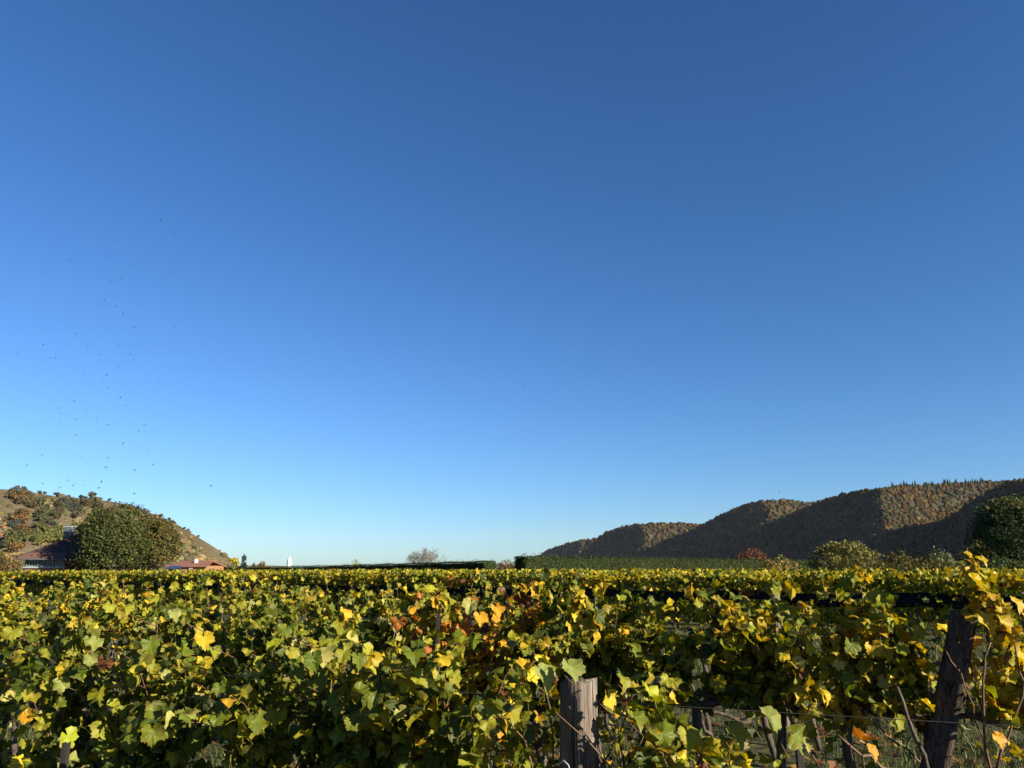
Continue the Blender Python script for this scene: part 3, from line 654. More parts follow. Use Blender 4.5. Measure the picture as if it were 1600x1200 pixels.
ptree('large_tree', 'big round dark green tree in front of the dark roofed house', 'tree', 114, 236, 787, 81, 30000, 0.17, OLIVE, 61, tip=([(2, (0.06, 0.056, 0.015)), (1, (0.09, 0.058, 0.018))], 6.0, 12.0), nl=44, size_=(0.2, 0.42))
ptree('large_tree', 'olive tree with rusty golden tips at the right of the big dark green tree', 'tree', 196, 273, 806, 84, 16000, 0.17, OLIVEGOLD, 62, tip=([(2, (0.09, 0.058, 0.015)), (0.4, (0.11, 0.06, 0.017))], 4.5, 12.0), nl=32, size_=(0.22, 0.45))
ptree('dark_tree', 'tall dark green tree at the right edge below the wooded hill', 'tree', 1530, 1668, 781, 62, 26000, 0.16, DARK, 63, tip=([(2, (0.10, 0.10, 0.025)), (1, (0.16, 0.12, 0.03))], 5.6, 9.5), nl=44, size_=(0.2, 0.42))
ptree('ornamental_tree', 'reddish brown rounded tree just behind the clipped hedge', 'tree', 1148, 1200, 856, 125, 2600, 0.22, RED, 64)
ptree('bushy_tree', 'wide yellow olive tree with ragged top behind the vines on the right', 'tree', 1268, 1378, 846, 60, 8500, 0.14, YEL, 65, nl=46, shell=0.2, size_=(0.13, 0.36))
ptree('bush', 'olive bush between the wide yellow olive tree and the orange tinged bush', 'bush', 1368, 1436, 861, 58, 3000, 0.14, OLIVEGOLD, 66)
ptree('bush', 'orange tinged bush in the line of bushes right of the wide yellow olive tree', 'bush', 1418, 1470, 855, 66, 2600, 0.14, [(2, (0.20, 0.11, 0.03)), (2, (0.13, 0.10, 0.03))], 67)
ptree('bush', 'pale grey green bush right of the orange tinged bush', 'bush', 1452, 1490, 856, 75, 2200, 0.15, [(2, (0.12, 0.14, 0.06)), (1, (0.085, 0.10, 0.04))], 68)
ptree('bush', 'yellow green topped bush at the foot of the tall dark green tree', 'bush', 1505, 1556, 847, 70, 2600, 0.15, YEL, 69)
ptree('bush', 'dark grey green bush in front of the yellow green topped bush', 'bush', 1512, 1592, 868, 52, 3600, 0.13, DARK, 70)
ptree('bush', 'low olive brown bush at the right edge under the tall dark green tree', 'bush', 1560, 1650, 874, 48, 3600, 0.12, OLIVE, 71)
ptree('bush', 'rusty bush with yellow sprigs right of the clipped hedge end', 'bush', 1190, 1262, 867, 52, 3200, 0.13, [(2, (0.13, 0.09, 0.03)), (2, (0.10, 0.10, 0.03)), (1, (0.2, 0.14, 0.04))], 72)
ptree('bush', 'low olive bush below the wide yellow olive tree', 'bush', 1285, 1400, 868, 47, 3600, 0.12, OLIVEGOLD, 73)
ptree('bush', 'low bush with reddish leaves between the two olive bushes on the right', 'bush', 1390, 1520, 871, 45, 3600, 0.12, [(3, (0.085, 0.08, 0.022)), (1, (0.16, 0.10, 0.03))], 74)
ptree('bush', 'brown bush in the gap between the two clipped hedges', 'bush', 768, 806, 876, 110, 1400, 0.2, [(3, (0.14, 0.085, 0.045)), (1, (0.09, 0.075, 0.03))], 75)
ptree('bush', 'pale yellow sprigs above the left clipped hedge', 'bush', 546, 566, 875, 128, 500, 0.22, [(1, (0.28, 0.26, 0.07)), (1, (0.18, 0.18, 0.05))], 76)
ptree('bush', 'rounded brown bush on the low rise right of the small conifer', 'bush', 402, 416, 878, 300, 400, 0.5, [(1, (0.12, 0.075, 0.03))], 77)
ptree('bush', 'dark green bush on the low rise beside the small conifer', 'bush', 392, 399, 879, 320, 260, 0.5, DARK, 78)
ptree('bush', 'dark russet bush at the left edge below the house', 'bush', -40, 26, 858, 70, 3400, 0.15, [(2, (0.08, 0.055, 0.02)), (2, (0.06, 0.06, 0.02)), (1, (0.15, 0.08, 0.02))], 79)
def low_rise():
    m = flat_mat('dry_field', (0.30, 0.20, 0.08), (0.2, 0.14, 0.06), 0.2, 1, 0)
    tb = [(340, 893), (372, 886), (395, 882.5), (420, 883), (450, 887), (480, 890), (510, 893)]
    px = np.linspace(340, 510, 30); S = np.array([-60, -30, -8, 0, 8, 30, 60, 110]); V = []
    for p in px:
        zc = EYE + (HORIZON - interp(tb, p)) * 340 / 1237
        for s in S: V.append((hx(p, 340 - s), 340 - s, max(-0.3, zc * math.exp(-(s / 45) ** 2) - 0.05)))
    n = len(S); F = [(i*n+j, (i+1)*n+j, (i+1)*n+j+1, i*n+j+1) for i in range(29) for j in range(n - 1)]
    tag(obj('low_rise', mesh('low_rise', np.array(V), F, m, True)), kind='structure')
low_rise()
def conifer():
    Y = 130.0; H = EYE + (HORIZON - 869.5) * Y / 1237; rx = 9.5 * Y / 1237
    L = [(0, 0, H * (0.2 + 0.75 * i / 6), rx * (1 - i / 7.5), rx * (1 - i / 7.5), H * 0.14) for i in range(7)]
    tree('conifer', 'small dark conifer at the foot of the dry hill', 'tree', (hx(380, Y), Y, 0), L, 1800, 0.22, [(2, (0.016, 0.028, 0.018)), (1, (0.025, 0.038, 0.022))], 80, h=H * 0.9, r0=0.12)
conifer()
def bare_tree():
    Y = 112.0; t = thing('bare_tree', (hx(666, Y), Y, 0), 'leafless grey tree with fine twigs rising behind the left clipped hedge', 'tree')
    r = np.random.default_rng(8); H = EYE + (HORIZON - 853) * Y / 1237; W = 30 * Y / 1237
    Vs = []; Fs = []; nb = [0]; tips = []
    def seg(p, d, L, rad, lev):
        q = p + d * L; mid = (p + q) / 2 + r.normal(size=3) * L * 0.06
        v, f = tube_vf([p, mid, q], [rad, rad * 0.85, rad * 0.7], 4 if lev < 3 else 3, False)
        Vs.extend(v); Fs.extend([tuple(i + nb[0] for i in g) for g in f]); nb[0] += len(v)
        tips.append(q)
        if lev >= 6: return
        for _ in range(3 if lev < 5 else 4):
            nd = d * 0.75 + r.normal(size=3) * np.array((0.62, 0.62, 0.38)) + np.array((0, 0, 0.06)); nd /= np.linalg.norm(nd)
            s = p + (q - p) * r.uniform(0.55, 1.0)
            e = s + nd * L
            if ((e[0] / (W * 1.05)) ** 2 + (e[1] / W) ** 2 + ((e[2] - 1.9) / (H - 1.7)) ** 2) > 1.05 : nd = nd * 0.55
            seg(s, nd, L * r.uniform(0.66, 0.86), rad * 0.6, lev + 1)
    for a in np.linspace(0, 6.28, 6)[:5]:
        seg(np.array((0, 0, 0.9)), nrm(np.array((math.cos(a) * 0.7, math.sin(a) * 0.7, 1.0))), 1.15, 0.10, 1)
    Vs = np.array(Vs); q_ = np.percentile(np.abs(Vs[:, 0]), 99); zt = Vs[:, 2].max()
    Vs[:, :2] *= W / q_; Vs[:, 2] = 0.9 + (Vs[:, 2] - 0.9) * (H - 0.9) / (zt - 0.9)
    mb = MB(); mb.tube([(0, 0, -0.1), (0, 0, 1.0)], [0.22, 0.17], 8); obj('trunk', mb.mesh('trunk', M_TWIG), t)
    o = obj('branches', mesh('branches', np.array(Vs), Fs, M_TWIG), t); o['kind'] = 'stuff'
bare_tree()
def hedge(label, A, B, H, thick, seed, n):
    """clipped hedge from A to B (x, y): dense leaf shell around a dark twiggy core"""
    A = np.array(A, float); B = np.array(B, float); d = B - A; Ln = np.linalg.norm(d); d /= Ln; nn = np.array((d[1], -d[0])); r = np.random.default_rng(seed)
    if nn[1] > 0: nn = -nn
    t = thing('hedge', (*A, 0), label, 'hedge')
    h0, h1 = H
    mb = MB(); i = 0.12; c = thick / 2 - i; V = []
    for s, h in ((i, h0), (Ln - i, h1)):
        for o, z in ((c, 0), (c, h - i), (-c, h - i), (-c, 0)): V.append((*(d * s + nn * o), z))
    mb.add(V, [(0, 1, 2, 3), (7, 6, 5, 4), (0, 4, 5, 1), (1, 5, 6, 2), (2, 6, 7, 3), (3, 7, 4, 0)])
    obj('twig_core', mb.mesh('twig_core', M_HEDGECORE), t)
    f = sines(seed, 5, 0.9)
    P = []; NN = []
    for side, share in (('f', 0.55), ('t', 0.33), ('e', 0.06), ('g', 0.06)):
        m = int(n * share); s = r.uniform(0, Ln, m); hh = h0 + (h1 - h0) * s / Ln
        if side == 'f': q = np.full(m, thick / 2); z = r.uniform(0, 1, m) * hh; no = np.tile((*nn, 0.15), (m, 1))
        elif side == 't': q = r.uniform(-thick / 2, thick / 2, m); z = hh + 0.05 * f(s, q) + np.abs(r.normal(0, 0.035, m)) + (r.random(m) < 0.05) * r.uniform(0, 0.32, m); no = np.tile((0, 0, 1.0), (m, 1))
        else:
            e = side == 'e'; s = np.full(m, 0.0 if e else Ln); hh = np.full(m, h0 if e else h1); q = r.uniform(-thick / 2, thick / 2, m); z = r.uniform(0, 1, m) * hh; no = np.tile((*(-d if e else d), 0.1), (m, 1))
        bulge = 0.06 * f(s, z * 2.5) + r.normal(0, 0.05, m)
        xy = d * s[:, None] + nn * (q + (bulge if side == 'f' else 0))[:, None]
        if side in 'eg': xy += (-d if side == 'e' else d) * bulge[:, None]
        P.append(np.column_stack([xy, z])); NN.append(no)
    P = np.concatenate(P); NN = np.concatenate(NN); m = len(P)
    nr = nrm(NN + r.normal(size=(m, 3)) * 0.55); B_ = basis(np.cross(nr, r.normal(size=(m, 3))), nr)
    V, F = scatter(CARD_T, CARD_F, P, B_, 0.105 * np.exp(r.normal(0, 0.25, m)))
    tint = pick([(4, (0.024, 0.038, 0.012)), (3, (0.038, 0.052, 0.015)), (1, (0.06, 0.068, 0.018))], m, r, 0.2)
    obj('clipped_leaves', mesh('clipped_leaves', V, F, M_TREE, False, {'tint': np.repeat(tint, 4, 0)}), t)['kind'] = 'stuff'
M_HEDGECORE = flat_mat('hedge_core', (0.02, 0.022, 0.012), None, 6, 1, 0.5, dist=0.1, spec=0)
def zat(py, Y): return EYE + (HORIZON - py) * Y / 1237
hedge('long clipped green hedge right of the gap, running below the wooded hills', (hx(813, 74), 74), (hx(1335, 112), 112), (zat(870.5, 74), zat(878, 112)), 1.6, 31, 52000)
hedge('clipped green hedge left of the gap, below the leafless tree', (hx(766, 88), 88), (hx(520, 132), 132), (zat(878, 88), zat(885, 132)), 1.6, 32, 38000)
hedge('farther low clipped hedge under the church tower', (hx(520, 134), 134), (hx(270, 190), 190), (zat(884.5, 134), zat(888, 190)), 1.6, 33, 26000)

# ------------------------------------------------------------------ the vineyard
U = np.array((-0.92, 0.39, 0.0)); U /= np.linalg.norm(U); NV = np.array((0.39, 0.92, 0.0)); NV /= np.linalg.norm(NV)
ROWS = [np.array((0.246, 2.9, 0.0)), np.array((2.38, 4.2, 0.0))]
ROWS += [ROWS[1] + NV * 2.03, ROWS[1] + NV * 4.06]
def canes_of(r, n, ztop, zc, half, wild=1.0):
    """shoot polylines of one vine in local coordinates: along the row is U, across it NV"""
    out = []
    for i in range(n):
        s0 = r.uniform(-half, half); h = (ztop - zc) * (r.uniform(0.62, 1.06) if r.random() < 0.75 else r.uniform(1.06, 1.24))
        lean = r.normal(0, 0.16) * wild; out_ = r.normal(0, 0.10) * wild; side = r.normal(0, 0.05)
        m = 7; pts = []
        droop = max(0.0, r.normal(-0.05, 0.25)) * wild
        for k in range(m):
            q = k / (m - 1)
            a = s0 + lean * q + 0.03 * math.sin(q * 6 + i); b = side + out_ * q + 0.03 * math.sin(q * 5 + 2 * i) + droop * q * q * (1 if out_ > 0 else -1)
            z = zc + h * q - droop * 0.7 * q ** 3
            pts.append(U * a + NV * b + np.array((0, 0, z)))
        out.append(pts)
    return out
def place_leaf(parent, p, yaw, pitch, roll, sc, color, which):
    o = bpy.data.objects.new('leaf', LEAVES[which]); COL.objects.link(o); o.parent = parent
    o.location = p; o.rotation_mode = 'ZYX'
    y = Vector((math.cos(yaw) * math.cos(pitch), math.sin(yaw) * math.cos(pitch), math.sin(pitch)))
    z = Vector((0, 0, 1)); x = y.cross(z).normalized(); z = x.cross(y)
    M = Matrix((x, y, z)).transposed() @ Matrix.Rotation(roll, 3, 'Y')
    o.rotation_mode = 'XYZ'; o.rotation_euler = M.to_euler(); o.scale = (sc, sc, sc)
    o.color = (*color, 1.0)
def along(pts, q):
    k = q * (len(pts) - 1); i = min(int(k), len(pts) - 2); return pts[i] + (pts[i + 1] - pts[i]) * (k - i)
def trunk_bits(r, zc, half):
    mb = MB(); p = [np.array((r.normal(0, 0.03), r.normal(0, 0.03), -0.05))]
    for k in range(1, 6): p.append(np.array((p[-1][0] + r.normal(0, 0.03), p[-1][1] + r.normal(0, 0.02), zc * k / 5)))
    mb.tube(p, [0.024 * r.uniform(0.85, 1.3) for _ in p], 7)
    for sg in (-1, 1):
        q = [p[-1]] + [U * sg * half * k / 4 + np.array((0, 0, zc + r.normal(0.02, 0.025))) for k in (1, 2, 3, 4)]
        mb.tube(q, [0.022, 0.018, 0.014, 0.011, 0.008], 5)
    return mb.mesh('trunk', M_TRUNK, True)
YAW_N = math.atan2(NV[1], NV[0]); SUN_YAW = math.atan2(sd.y, sd.x)
def hides_post(p):
    """the growers keep the two big posts free: no leaf hangs over their open faces"""
    if p[1] < 3.05 and 0.03 < p[0] < 0.41 and p[2] < 1.34: return True
    return 3.2 < p[1] < 4.2 and abs(p[0] - (2.16 + 0.11 * p[2]) * p[1] / 4.15) < 0.13 and p[2] < 1.5
def vine(base, label, group, pal, seed, ztop=1.55, zc=0.88, n=9, nleaf=190, half=0.5, size=0.78, top_pal=None, shootparts=True, wild=1.0, extra=None, low=0.12, more=0, lowfill=0.3):
    r = np.random.default_rng(seed)
    t = thing('grapevine', tuple(base), label, 'grapevine', group)
    obj('trunk', trunk_bits(r, zc, half), t)
    shoots = canes_of(r, n, ztop, zc, half, wild)
    # hanging canes below the cordon
    for i in range(2):
        s0 = r.uniform(-half, half); b = r.choice((-1, 1)) * r.uniform(0.06, 0.2)
        shoots.append([U * (s0 + 0.2 * q * r.normal()) + NV * b * math.sin(q * 2) + np.array((0, 0, zc + 0.08 * math.sin(q * 3) - 0.35 * q * q)) for q in np.linspace(0, 1, 6)])
    if extra: shoots += [[np.array(p) - np.array(base) for p in e] for e in extra]
    for k, pts in enumerate(shoots):
        mb = MB(); mb.tube(pts, list(np.linspace(0.0048, 0.0018, len(pts))), 4, False)
        obj('shoot', mb.mesh('shoot', M_CANE, True), t)
    palette = PALS[pal]
    per = []
    for i in range(nleaf):
        k = r.integers(len(shoots)); pts = shoots[k]
        if k >= n and k < n + 2 and r.random() > low * 5: continue
        q = r.uniform(0.02, 1.0) ** 0.85 
        p = along(pts, q)
        yaw = YAW_N + (math.pi if r.random() < 0.56 else 0) + r.normal(0, 0.75)
        if r.random() < 0.45: yaw = SUN_YAW + r.normal(0, 0.6)      # blades turn towards the light
        c = pick(palette if (top_pal is None or p[2] < ztop - 0.28) else PALS[top_pal], 1, r, 0.16)[0]
        sc = size * r.uniform(0.62, 1.2) * (1.0 - 0.35 * q ** 3)
        per.append((p, yaw, r.normal(0.45, 0.35), r.normal(0, 0.45), sc, c, int(r.integers(12))))
    if extra:
        for e in extra:
            pts = [np.array(p) - np.array(base) for p in e]
            for i in range(26):
                q = (i + 0.5) / 26; p = along(pts, q)
                per.append((p, r.uniform(0, 6.28), r.normal(0.45, 0.3), r.normal(0, 0.4), size * r.uniform(0.8, 1.25) * (1 - 0.4 * q ** 3), pick(PALS['gold' if top_pal == 'gold' else 'yellow'], 1, r, 0.14)[0], int(r.integers(12))))
    per = [a for a in per if not hides_post(np.array(base) + a[0] + 0.06 * np.array((math.cos(a[1]), math.sin(a[1]), 0)))]
    for a in per[:280]: place_leaf(t, *a)
    if more:                                     # the leaves deeper inside and lower down, too many to tell apart
        Vs = []; Fs = []; tn = []; ve = []; ed = []; mi = []; nb_ = 0
        for _ in range(more):
            k = r.integers(n); p = along(shoots[k], r.random() ** 1.2)
            p = np.array(p) + NV * r.normal(0, 0.07) + U * r.normal(0, 0.06)
            if r.random() < lowfill: p[2] = zc - abs(r.normal(0, 0.22)) - 0.02
            if hides_post(np.array(base) + p): continue
            c = pick(palette, 1, r, 0.16)[0]; yaw = YAW_N + (math.pi if r.random() < 0.5 else 0) + r.normal(0, 0.9); pt = r.normal(0.4, 0.4)
            w = int(r.integers(12)); v0, f0, e0, g0, m0 = LEAF_ARR[w]
            y = np.array((math.cos(yaw) * math.cos(pt), math.sin(yaw) * math.cos(pt), math.sin(pt))); x = nrm(np.cross(y, (0, 0, 1.0))); z = np.cross(x, y); ro = r.normal(0, 0.45)
            x, z = x * math.cos(ro) - z * math.sin(ro), x * math.sin(ro) + z * math.cos(ro)
            Vs.append(v0 @ np.stack([x, y, z]) * size * r.uniform(0.62, 1.15) + p); Fs.append(f0 + nb_); nb_ += len(v0); tn.append(np.tile(c, (len(v0), 1))); ve.append(e0); ed.append(g0)
        o = obj('foliage', mesh('foliage', np.concatenate(Vs), np.concatenate(Fs), M_LEAFM, True, {'tint': np.concatenate(tn), 'vein': np.concatenate(ve), 'edge': np.concatenate(ed)}), t); o['kind'] = 'stuff'
    return t
VINES = {}
ROW_NAME = ['nearest vine row', 'row of the leaning post', 'third row back', 'fourth row back']
def row_vine(row, px, *a, **k):
    """base point where the row crosses pixel column px"""
    P = ROWS[row]; q = (px - 800) / 1237.0; c = P[0] * NV[0] + P[1] * NV[1]; Y = c / (NV[1] + q * NV[0])
    return vine((q * Y, Y, 0.0), *a, **k)
G0 = 'grapevines in the nearest row'; G1 = 'grapevines in the row of the leaning post'
# nearest row, left of the split post
for i, (px, lab, pal, zt, tp) in enumerate([
    (-30, 'grapevine at the left edge of the nearest row with a golden leaf hanging low', 'green', 1.46, 'mixed'),
    (165, 'green grapevine of the nearest row with pale upright leaves, beside the thin dark stake', 'green', 1.47, 'mixed'),
    (345, 'grapevine of the nearest row with one big yellow leaf and a bare twig on top', 'green', 1.48, 'mixed'),
    (520, 'dark green grapevine of the nearest row with a withered pale leaf cluster', 'green', 1.46, 'green'),
    (690, 'dull green grapevine of the nearest row, under the orange cluster', 'mixed', 1.45, 'yellow'),
    (830, 'grapevine leaning its big pale green leaves over the split grey post', 'mixed', 1.47, 'yellow')]):
    VINES[(0, px)] = row_vine(0, px, lab, G0, pal, 1000 + i, ztop=zt, zc=0.85, n=11, nleaf=299, half=0.40, size=0.66, top_pal=tp, more=520, lowfill=0.5)
VINES[(0, 985)] = row_vine(0, 985, 'low grapevine with yellow leaves close to the right side of the split grey post', G0, 'yellow', 1010, ztop=1.12, zc=0.7, n=5, nleaf=60, half=0.2, size=0.85)
VINES[(0, 1150)] = row_vine(0, 1150, 'low grapevine with large pale green leaves right of the split grey post', G0, 'mixed', 1011, ztop=1.2, zc=0.72, n=9, nleaf=170, half=0.30, size=1.0)
VINES[(0, 1345)] = row_vine(0, 1345, 'low grapevine with an orange leaf and bare canes by the foot of leaning post', G0, 'gold', 1012, ztop=1.0, zc=0.7, n=6, nleaf=34, half=0.3, size=0.9)
# row of the leaning post
def shoot_px(pts, Y): return [at(x, y, Y) for x, y in pts]
L1 = [(60, 'mixed', 1.57, None, 200), (185, 'yellow', 1.58, None, 210), (305, 'mixed', 1.55, None, 210), (420, 'green', 1.58, None, 215), (535, 'mixed', 1.58, None, 215), (645, 'yellow', 1.57, None, 215), (752, 'orange', 1.60, 'orange', 215), (860, 'yellow', 1.58, 'yellow', 200), (975, 'mixed', 1.60, None, 190), (1085, 'mixed', 1.60, 'yellow', 200), (1195, 'yellow', 1.62, 'yellow', 225), (1300, 'yellow', 1.56, 'gold', 190), (1400, 'gold', 1.50, 'gold', 105), (1560, 'gold', 1.62, 'gold', 120)]
LAB1 = ['grapevine of the leaning post row at the left edge, behind the nearest row', 'yellowish grapevine of the leaning post row, below the big round green tree', 'grapevine of the leaning post row, below the red house', 'greener grapevine of the leaning post row, below the church tower', 'grapevine of the leaning post row, below the yellow sprigs on the hedge', 'yellowing grapevine of the leaning post row, below the leafless tree',
        'grapevine with a cluster of orange and brown leaves left of the split post', 'grapevine with a tall yellow green shoot rising above the split grey post', 'grapevine with dense dark leaves over the grassy gap right of the split post', 'olive green grapevine in the middle of the leaning post row', 'dense yellowing grapevine in front of the short grey post', 'yellowing grapevine two plants left of the leaning post', 'thin grapevine with sparse golden leaves just left of the leaning post', 'bright golden grapevine growing right of the leaning post']
for i, ((px, pal, zt, tp, nl), lab) in enumerate(zip(L1, LAB1)):
    ex = None
    if i == 7: ex = [shoot_px([(905, 1030), (925, 985), (912, 950), (885, 925)], 4.7), shoot_px([(875, 1040), (890, 985), (905, 940)], 4.75)]
    if i == 13: ex = [shoot_px([(1545, 1020), (1540, 960), (1528, 915), (1512, 884)], 4.1), shoot_px([(1570, 1040), (1575, 985), (1560, 945)], 4.0)]
    VINES[(1, px)] = row_vine(1, px, lab, G1, pal, 1100 + i, ztop=zt, zc=0.92 if px < 930 else 1.0, n=10 if nl > 150 else 7, nleaf=min(299, int(nl * 1.35)), half=0.52 if i < 13 else 0.3, size=0.74, top_pal=tp, extra=ex, more=260 if nl > 180 else 30, lowfill=0.25 if px < 930 else 0.06)
def row_depth(row, px):
    P = ROWS[row]; return (P[0] * NV[0] + P[1] * NV[1]) / (NV[1] + (px - 800) / 1237.0 * NV[0])
PALEG = (0.19, 0.21, 0.045)
HERO = [(0, 318, 1022, 40, YELLOW, 4), (0, 42, 1138, 34, GOLD, 6), (0, 150, 1020, 30, PALEG, 3), (0, 198, 968, 30, YGREEN, 8), (0, 445, 1003, 32, LGREEN, 5), (0, 500, 1055, 48, PALE, 9), (0, 388, 1032, 28, YGREEN, 2), (0, 308, 1085, 38, YELLOW, 1), (0, 342, 1092, 28, LGREEN, 4),
        (0, 140, 1047, 28, PALEG, 10), (0, 95, 1088, 34, PALEG, 7), (0, 272, 975, 28, PALEG, 3), (0, 455, 1042, 34, YGREEN, 4), (0, 462, 1078, 38, LGREEN, 9), (0, 20, 1010, 36, YGREEN, 5), (0, 240, 1135, 36, LGREEN, 6), (0, 560, 1050, 36, LGREEN, 3), (0, 655, 1085, 40, YGREEN, 8), (0, 760, 1130, 50, GREEN, 4), (0, 620, 1130, 52, GREEN, 9), (0, 700, 1170, 60, GREEN, 5),
        (0, 848, 1092, 62, PALEG, 4), (0, 892, 1078, 54, PALEG, 9), (0, 948, 1118, 44, YELLOW, 6), (0, 975, 1085, 36, YGREEN, 3), (0, 995, 1150, 44, LGREEN, 8), (0, 1205, 1168, 74, PALEG, 3), (0, 1148, 1182, 58, YGREEN, 8), (0, 1075, 1180, 50, YGREEN, 4), (0, 1240, 1190, 60, LGREEN, 5), (0, 1345, 1187, 46, ORANGE, 1), (0, 1362, 1196, 36, GOLD, 4),
        (1, 1330, 1032, 38, LGREEN, 6), (1, 1540, 1005, 54, YELLOW, 4), (1, 1568, 1000, 46, YELLOW, 9), (1, 1592, 1060, 54, YELLOW, 5), (1, 1516, 888, 32, YELLOW, 3), (1, 1534, 892, 28, YELLOW, 8), (1, 1524, 930, 40, YELLOW, 9), (1, 1572, 1140, 40, YELLOW, 3), (1, 1545, 950, 40, YELLOW, 2), (1, 1588, 965, 38, YELLOW, 4), (1, 1560, 1175, 34, GOLD, 4), (1, 1290, 1105, 34, YELLOW, 3), (1, 1190, 1022, 30, YELLOW, 1), (1, 735, 965, 36, PALE, 3), (1, 750, 985, 34, GOLD, 4), (1, 725, 1005, 36, ORANGE, 9), (1, 770, 1000, 30, GOLD, 8)]
def hero_leaves():
    r = np.random.default_rng(71)
    for row, px, py, wpx, c, wh in HERO:
        v = VINES[min((k for k in VINES if k[0] == row), key=lambda k: abs(k[1] - px))]
        Y = row_depth(row, px) - 0.27; yaw = SUN_YAW + r.normal(-0.35, 0.35); sc = 0.8 * wpx * Y / 1237 / 0.132
        p = at(px, py - wpx * 0.45, Y) - np.array((math.cos(yaw), math.sin(yaw), 0)) * 0.06 * sc
        place_leaf(v, p - np.array(v.location), yaw, 0.35, r.normal(0, 0.25), sc, pick([(1, c)], 1, r, 0.08)[0], wh)
        mb = MB(); q = p - np.array(v.location); mb.tube([q, q + NV * 0.07 - np.array((0, 0, 0.03)), q + NV * 0.20 - np.array((0, 0, 0.08))], [0.0016, 0.0018, 0.0022], 4, False)
        obj('shoot', mb.mesh('shoot', M_CANE, True), v)
hero_leaves()
# the two rows behind; lower and thinner towards the right
used_labels = set()
for row in (2, 3):
    g = 'grapevines in the ' + ROW_NAME[row]; i = 0; px = -20.0
    P = ROWS[row]; c = P[0] * NV[0] + P[1] * NV[1]
    q = (px - 800) / 1237.0; Y = c / (NV[1] + q * NV[0]); X = q * Y; t_ = 0
    while True:
        p = np.array((X, Y, 0.0)) - U * t_; ppx = px_of((p[0], p[1], 1.5))[0]
        if ppx > 1640: break
        right = ppx > 830
        r = random.Random(row * 100 + i)
        pal = ('yellow', 'mixed', 'mixed', 'yellow', 'green', 'mixed', 'gold')[r.randrange(7)]
        lm = [(-60, 'left frame edge'), (62, 'dark roofed house'), (175, 'big round tree'), (292, 'red house'), (380, 'small conifer'), (451, 'church tower'), (556, 'pale sprigs'), (666, 'leafless tree'), (762, 'left hedge end'), (815, 'right hedge end'), (931, 'grey metal stake'), (1065, 'wooded hill foot'), (1211, 'short grey post'), (1325, 'wide yellow olive tree'), (1440, 'orange tinged bush'), (1500, 'leaning post'), (1700, 'right frame edge')]
        d_ = sorted((abs(a - ppx), a, b) for a, b in lm); near = d_[0]
        where = 'right below the ' + near[2] if near[0] < 22 else ('a little left of the ' if ppx < near[1] else 'a little right of the ') + near[2]
        lab = '%s grapevine in the %s, %s' % ({'yellow': 'yellowing', 'mixed': 'yellow green', 'green': 'greener', 'gold': 'golden'}[pal] if not right else 'low thin', ROW_NAME[row], where)
        while lab in used_labels: lab = lab.replace(' grapevine', ' bushy grapevine', 1)
        used_labels.add(lab)
        vine(p, lab, g + (' left' if not right else ' right'), pal, 1200 + row * 100 + i, ztop=1.55 + r.uniform(-0.08, 0.10) + (0.04 if ppx < 420 else 0) if not right else 1.28, zc=0.85, n=9, nleaf=260 if not right else 42, half=0.55, size=0.80)
        t_ += 1.08; i += 1

# the field of rows beyond
UF = np.array((-0.8, 0.6, 0.0)); NF = np.array((0.6, 0.8, 0.0)); PF0 = np.array((11.6, 20.5, 0.0))
def far_vine_mesh(seed, zlow=1.2, half=0.62, skirt=190):
    r = np.random.default_rng(seed); ztop = r.uniform(1.56, 1.71); n = int(r.uniform(190, 330))
    a = r.uniform(-half, half, n); z = zlow + (ztop - zlow) * r.random(n) ** 0.8; b = r.normal(0, 0.15, n)
    for _ in range(int(r.integers(2, 5))):
        j_ = r.integers(0, n, 9); a[j_] = r.uniform(-half, half) + r.normal(0, 0.04, 9); z[j_] = ztop - 0.05 + np.linspace(0, r.uniform(0.08, 0.24), 9)
    hg = r.random(n) < 0.16; z[hg] -= r.uniform(0.0, 0.5, hg.sum()); b[hg] -= 0.08
    sp = r.random(n) < 0.10; z[sp] += r.uniform(0.02, 0.18, sp.sum())
    P = U_F(a, b, z)
    a2 = r.uniform(-half, half, skirt); P = np.concatenate([P, U_F(a2, r.normal(0, 0.14, skirt), r.uniform(0.2, 0.95, skirt))]); m = len(P)
    nr = nrm(np.column_stack([r.normal(size=m), r.normal(size=m), 0.5 + r.random(m)])); tp = np.column_stack([r.normal(size=m), r.normal(size=m), -0.8 + 0 * P[:, 0]])
    V, F = scatter(VLEAF_T, VLEAF_F, P, basis(tp, nr), 0.125 * np.exp(r.normal(0, 0.22, m)))
    tint = pick(PALS[('yellow', 'mixed', 'yellow', 'gold')[seed % 4]], m, r, 0.16)
    return mesh('foliage', V, F, M_LEAFS, False, {'tint': np.repeat(tint, len(VLEAF_T), 0)})
def U_F(a, b, z): return UF[None] * a[:, None] + NF[None] * b[:, None] + np.array((0, 0, 1.0)) * z[:, None]
FAR = [far_vine_mesh(i) for i in range(10)]
FTR = [trunk_bits(np.random.default_rng(500 + i), 0.9, 0.4) for i in range(3)]
rf = np.random.default_rng(4)
nv = 0
for k in range(6):
    base = PF0 + NF * 2.1 * k; t0 = -3.5
    while t0 < 62:
        p = base + UF * t0; t0 += 1.15 + 0.12 * k
        q = p[0] / p[1]
        if abs(q) > 0.70 or nv >= 240: continue
        nv += 1
        t = thing('grapevine', tuple(p), 'small yellow green grapevine in the front row beyond the grass strip, above the black net' if k == 0 else 'small grapevine of the far rows, only its yellow green top visible', 'grapevine', 'grapevines above the black net' if k == 0 else 'grapevines in the far rows')
        obj('foliage', FAR[rf.integers(10)], t)['kind'] = 'stuff'
        if k == 0: obj('trunk', FTR[rf.integers(3)], t)
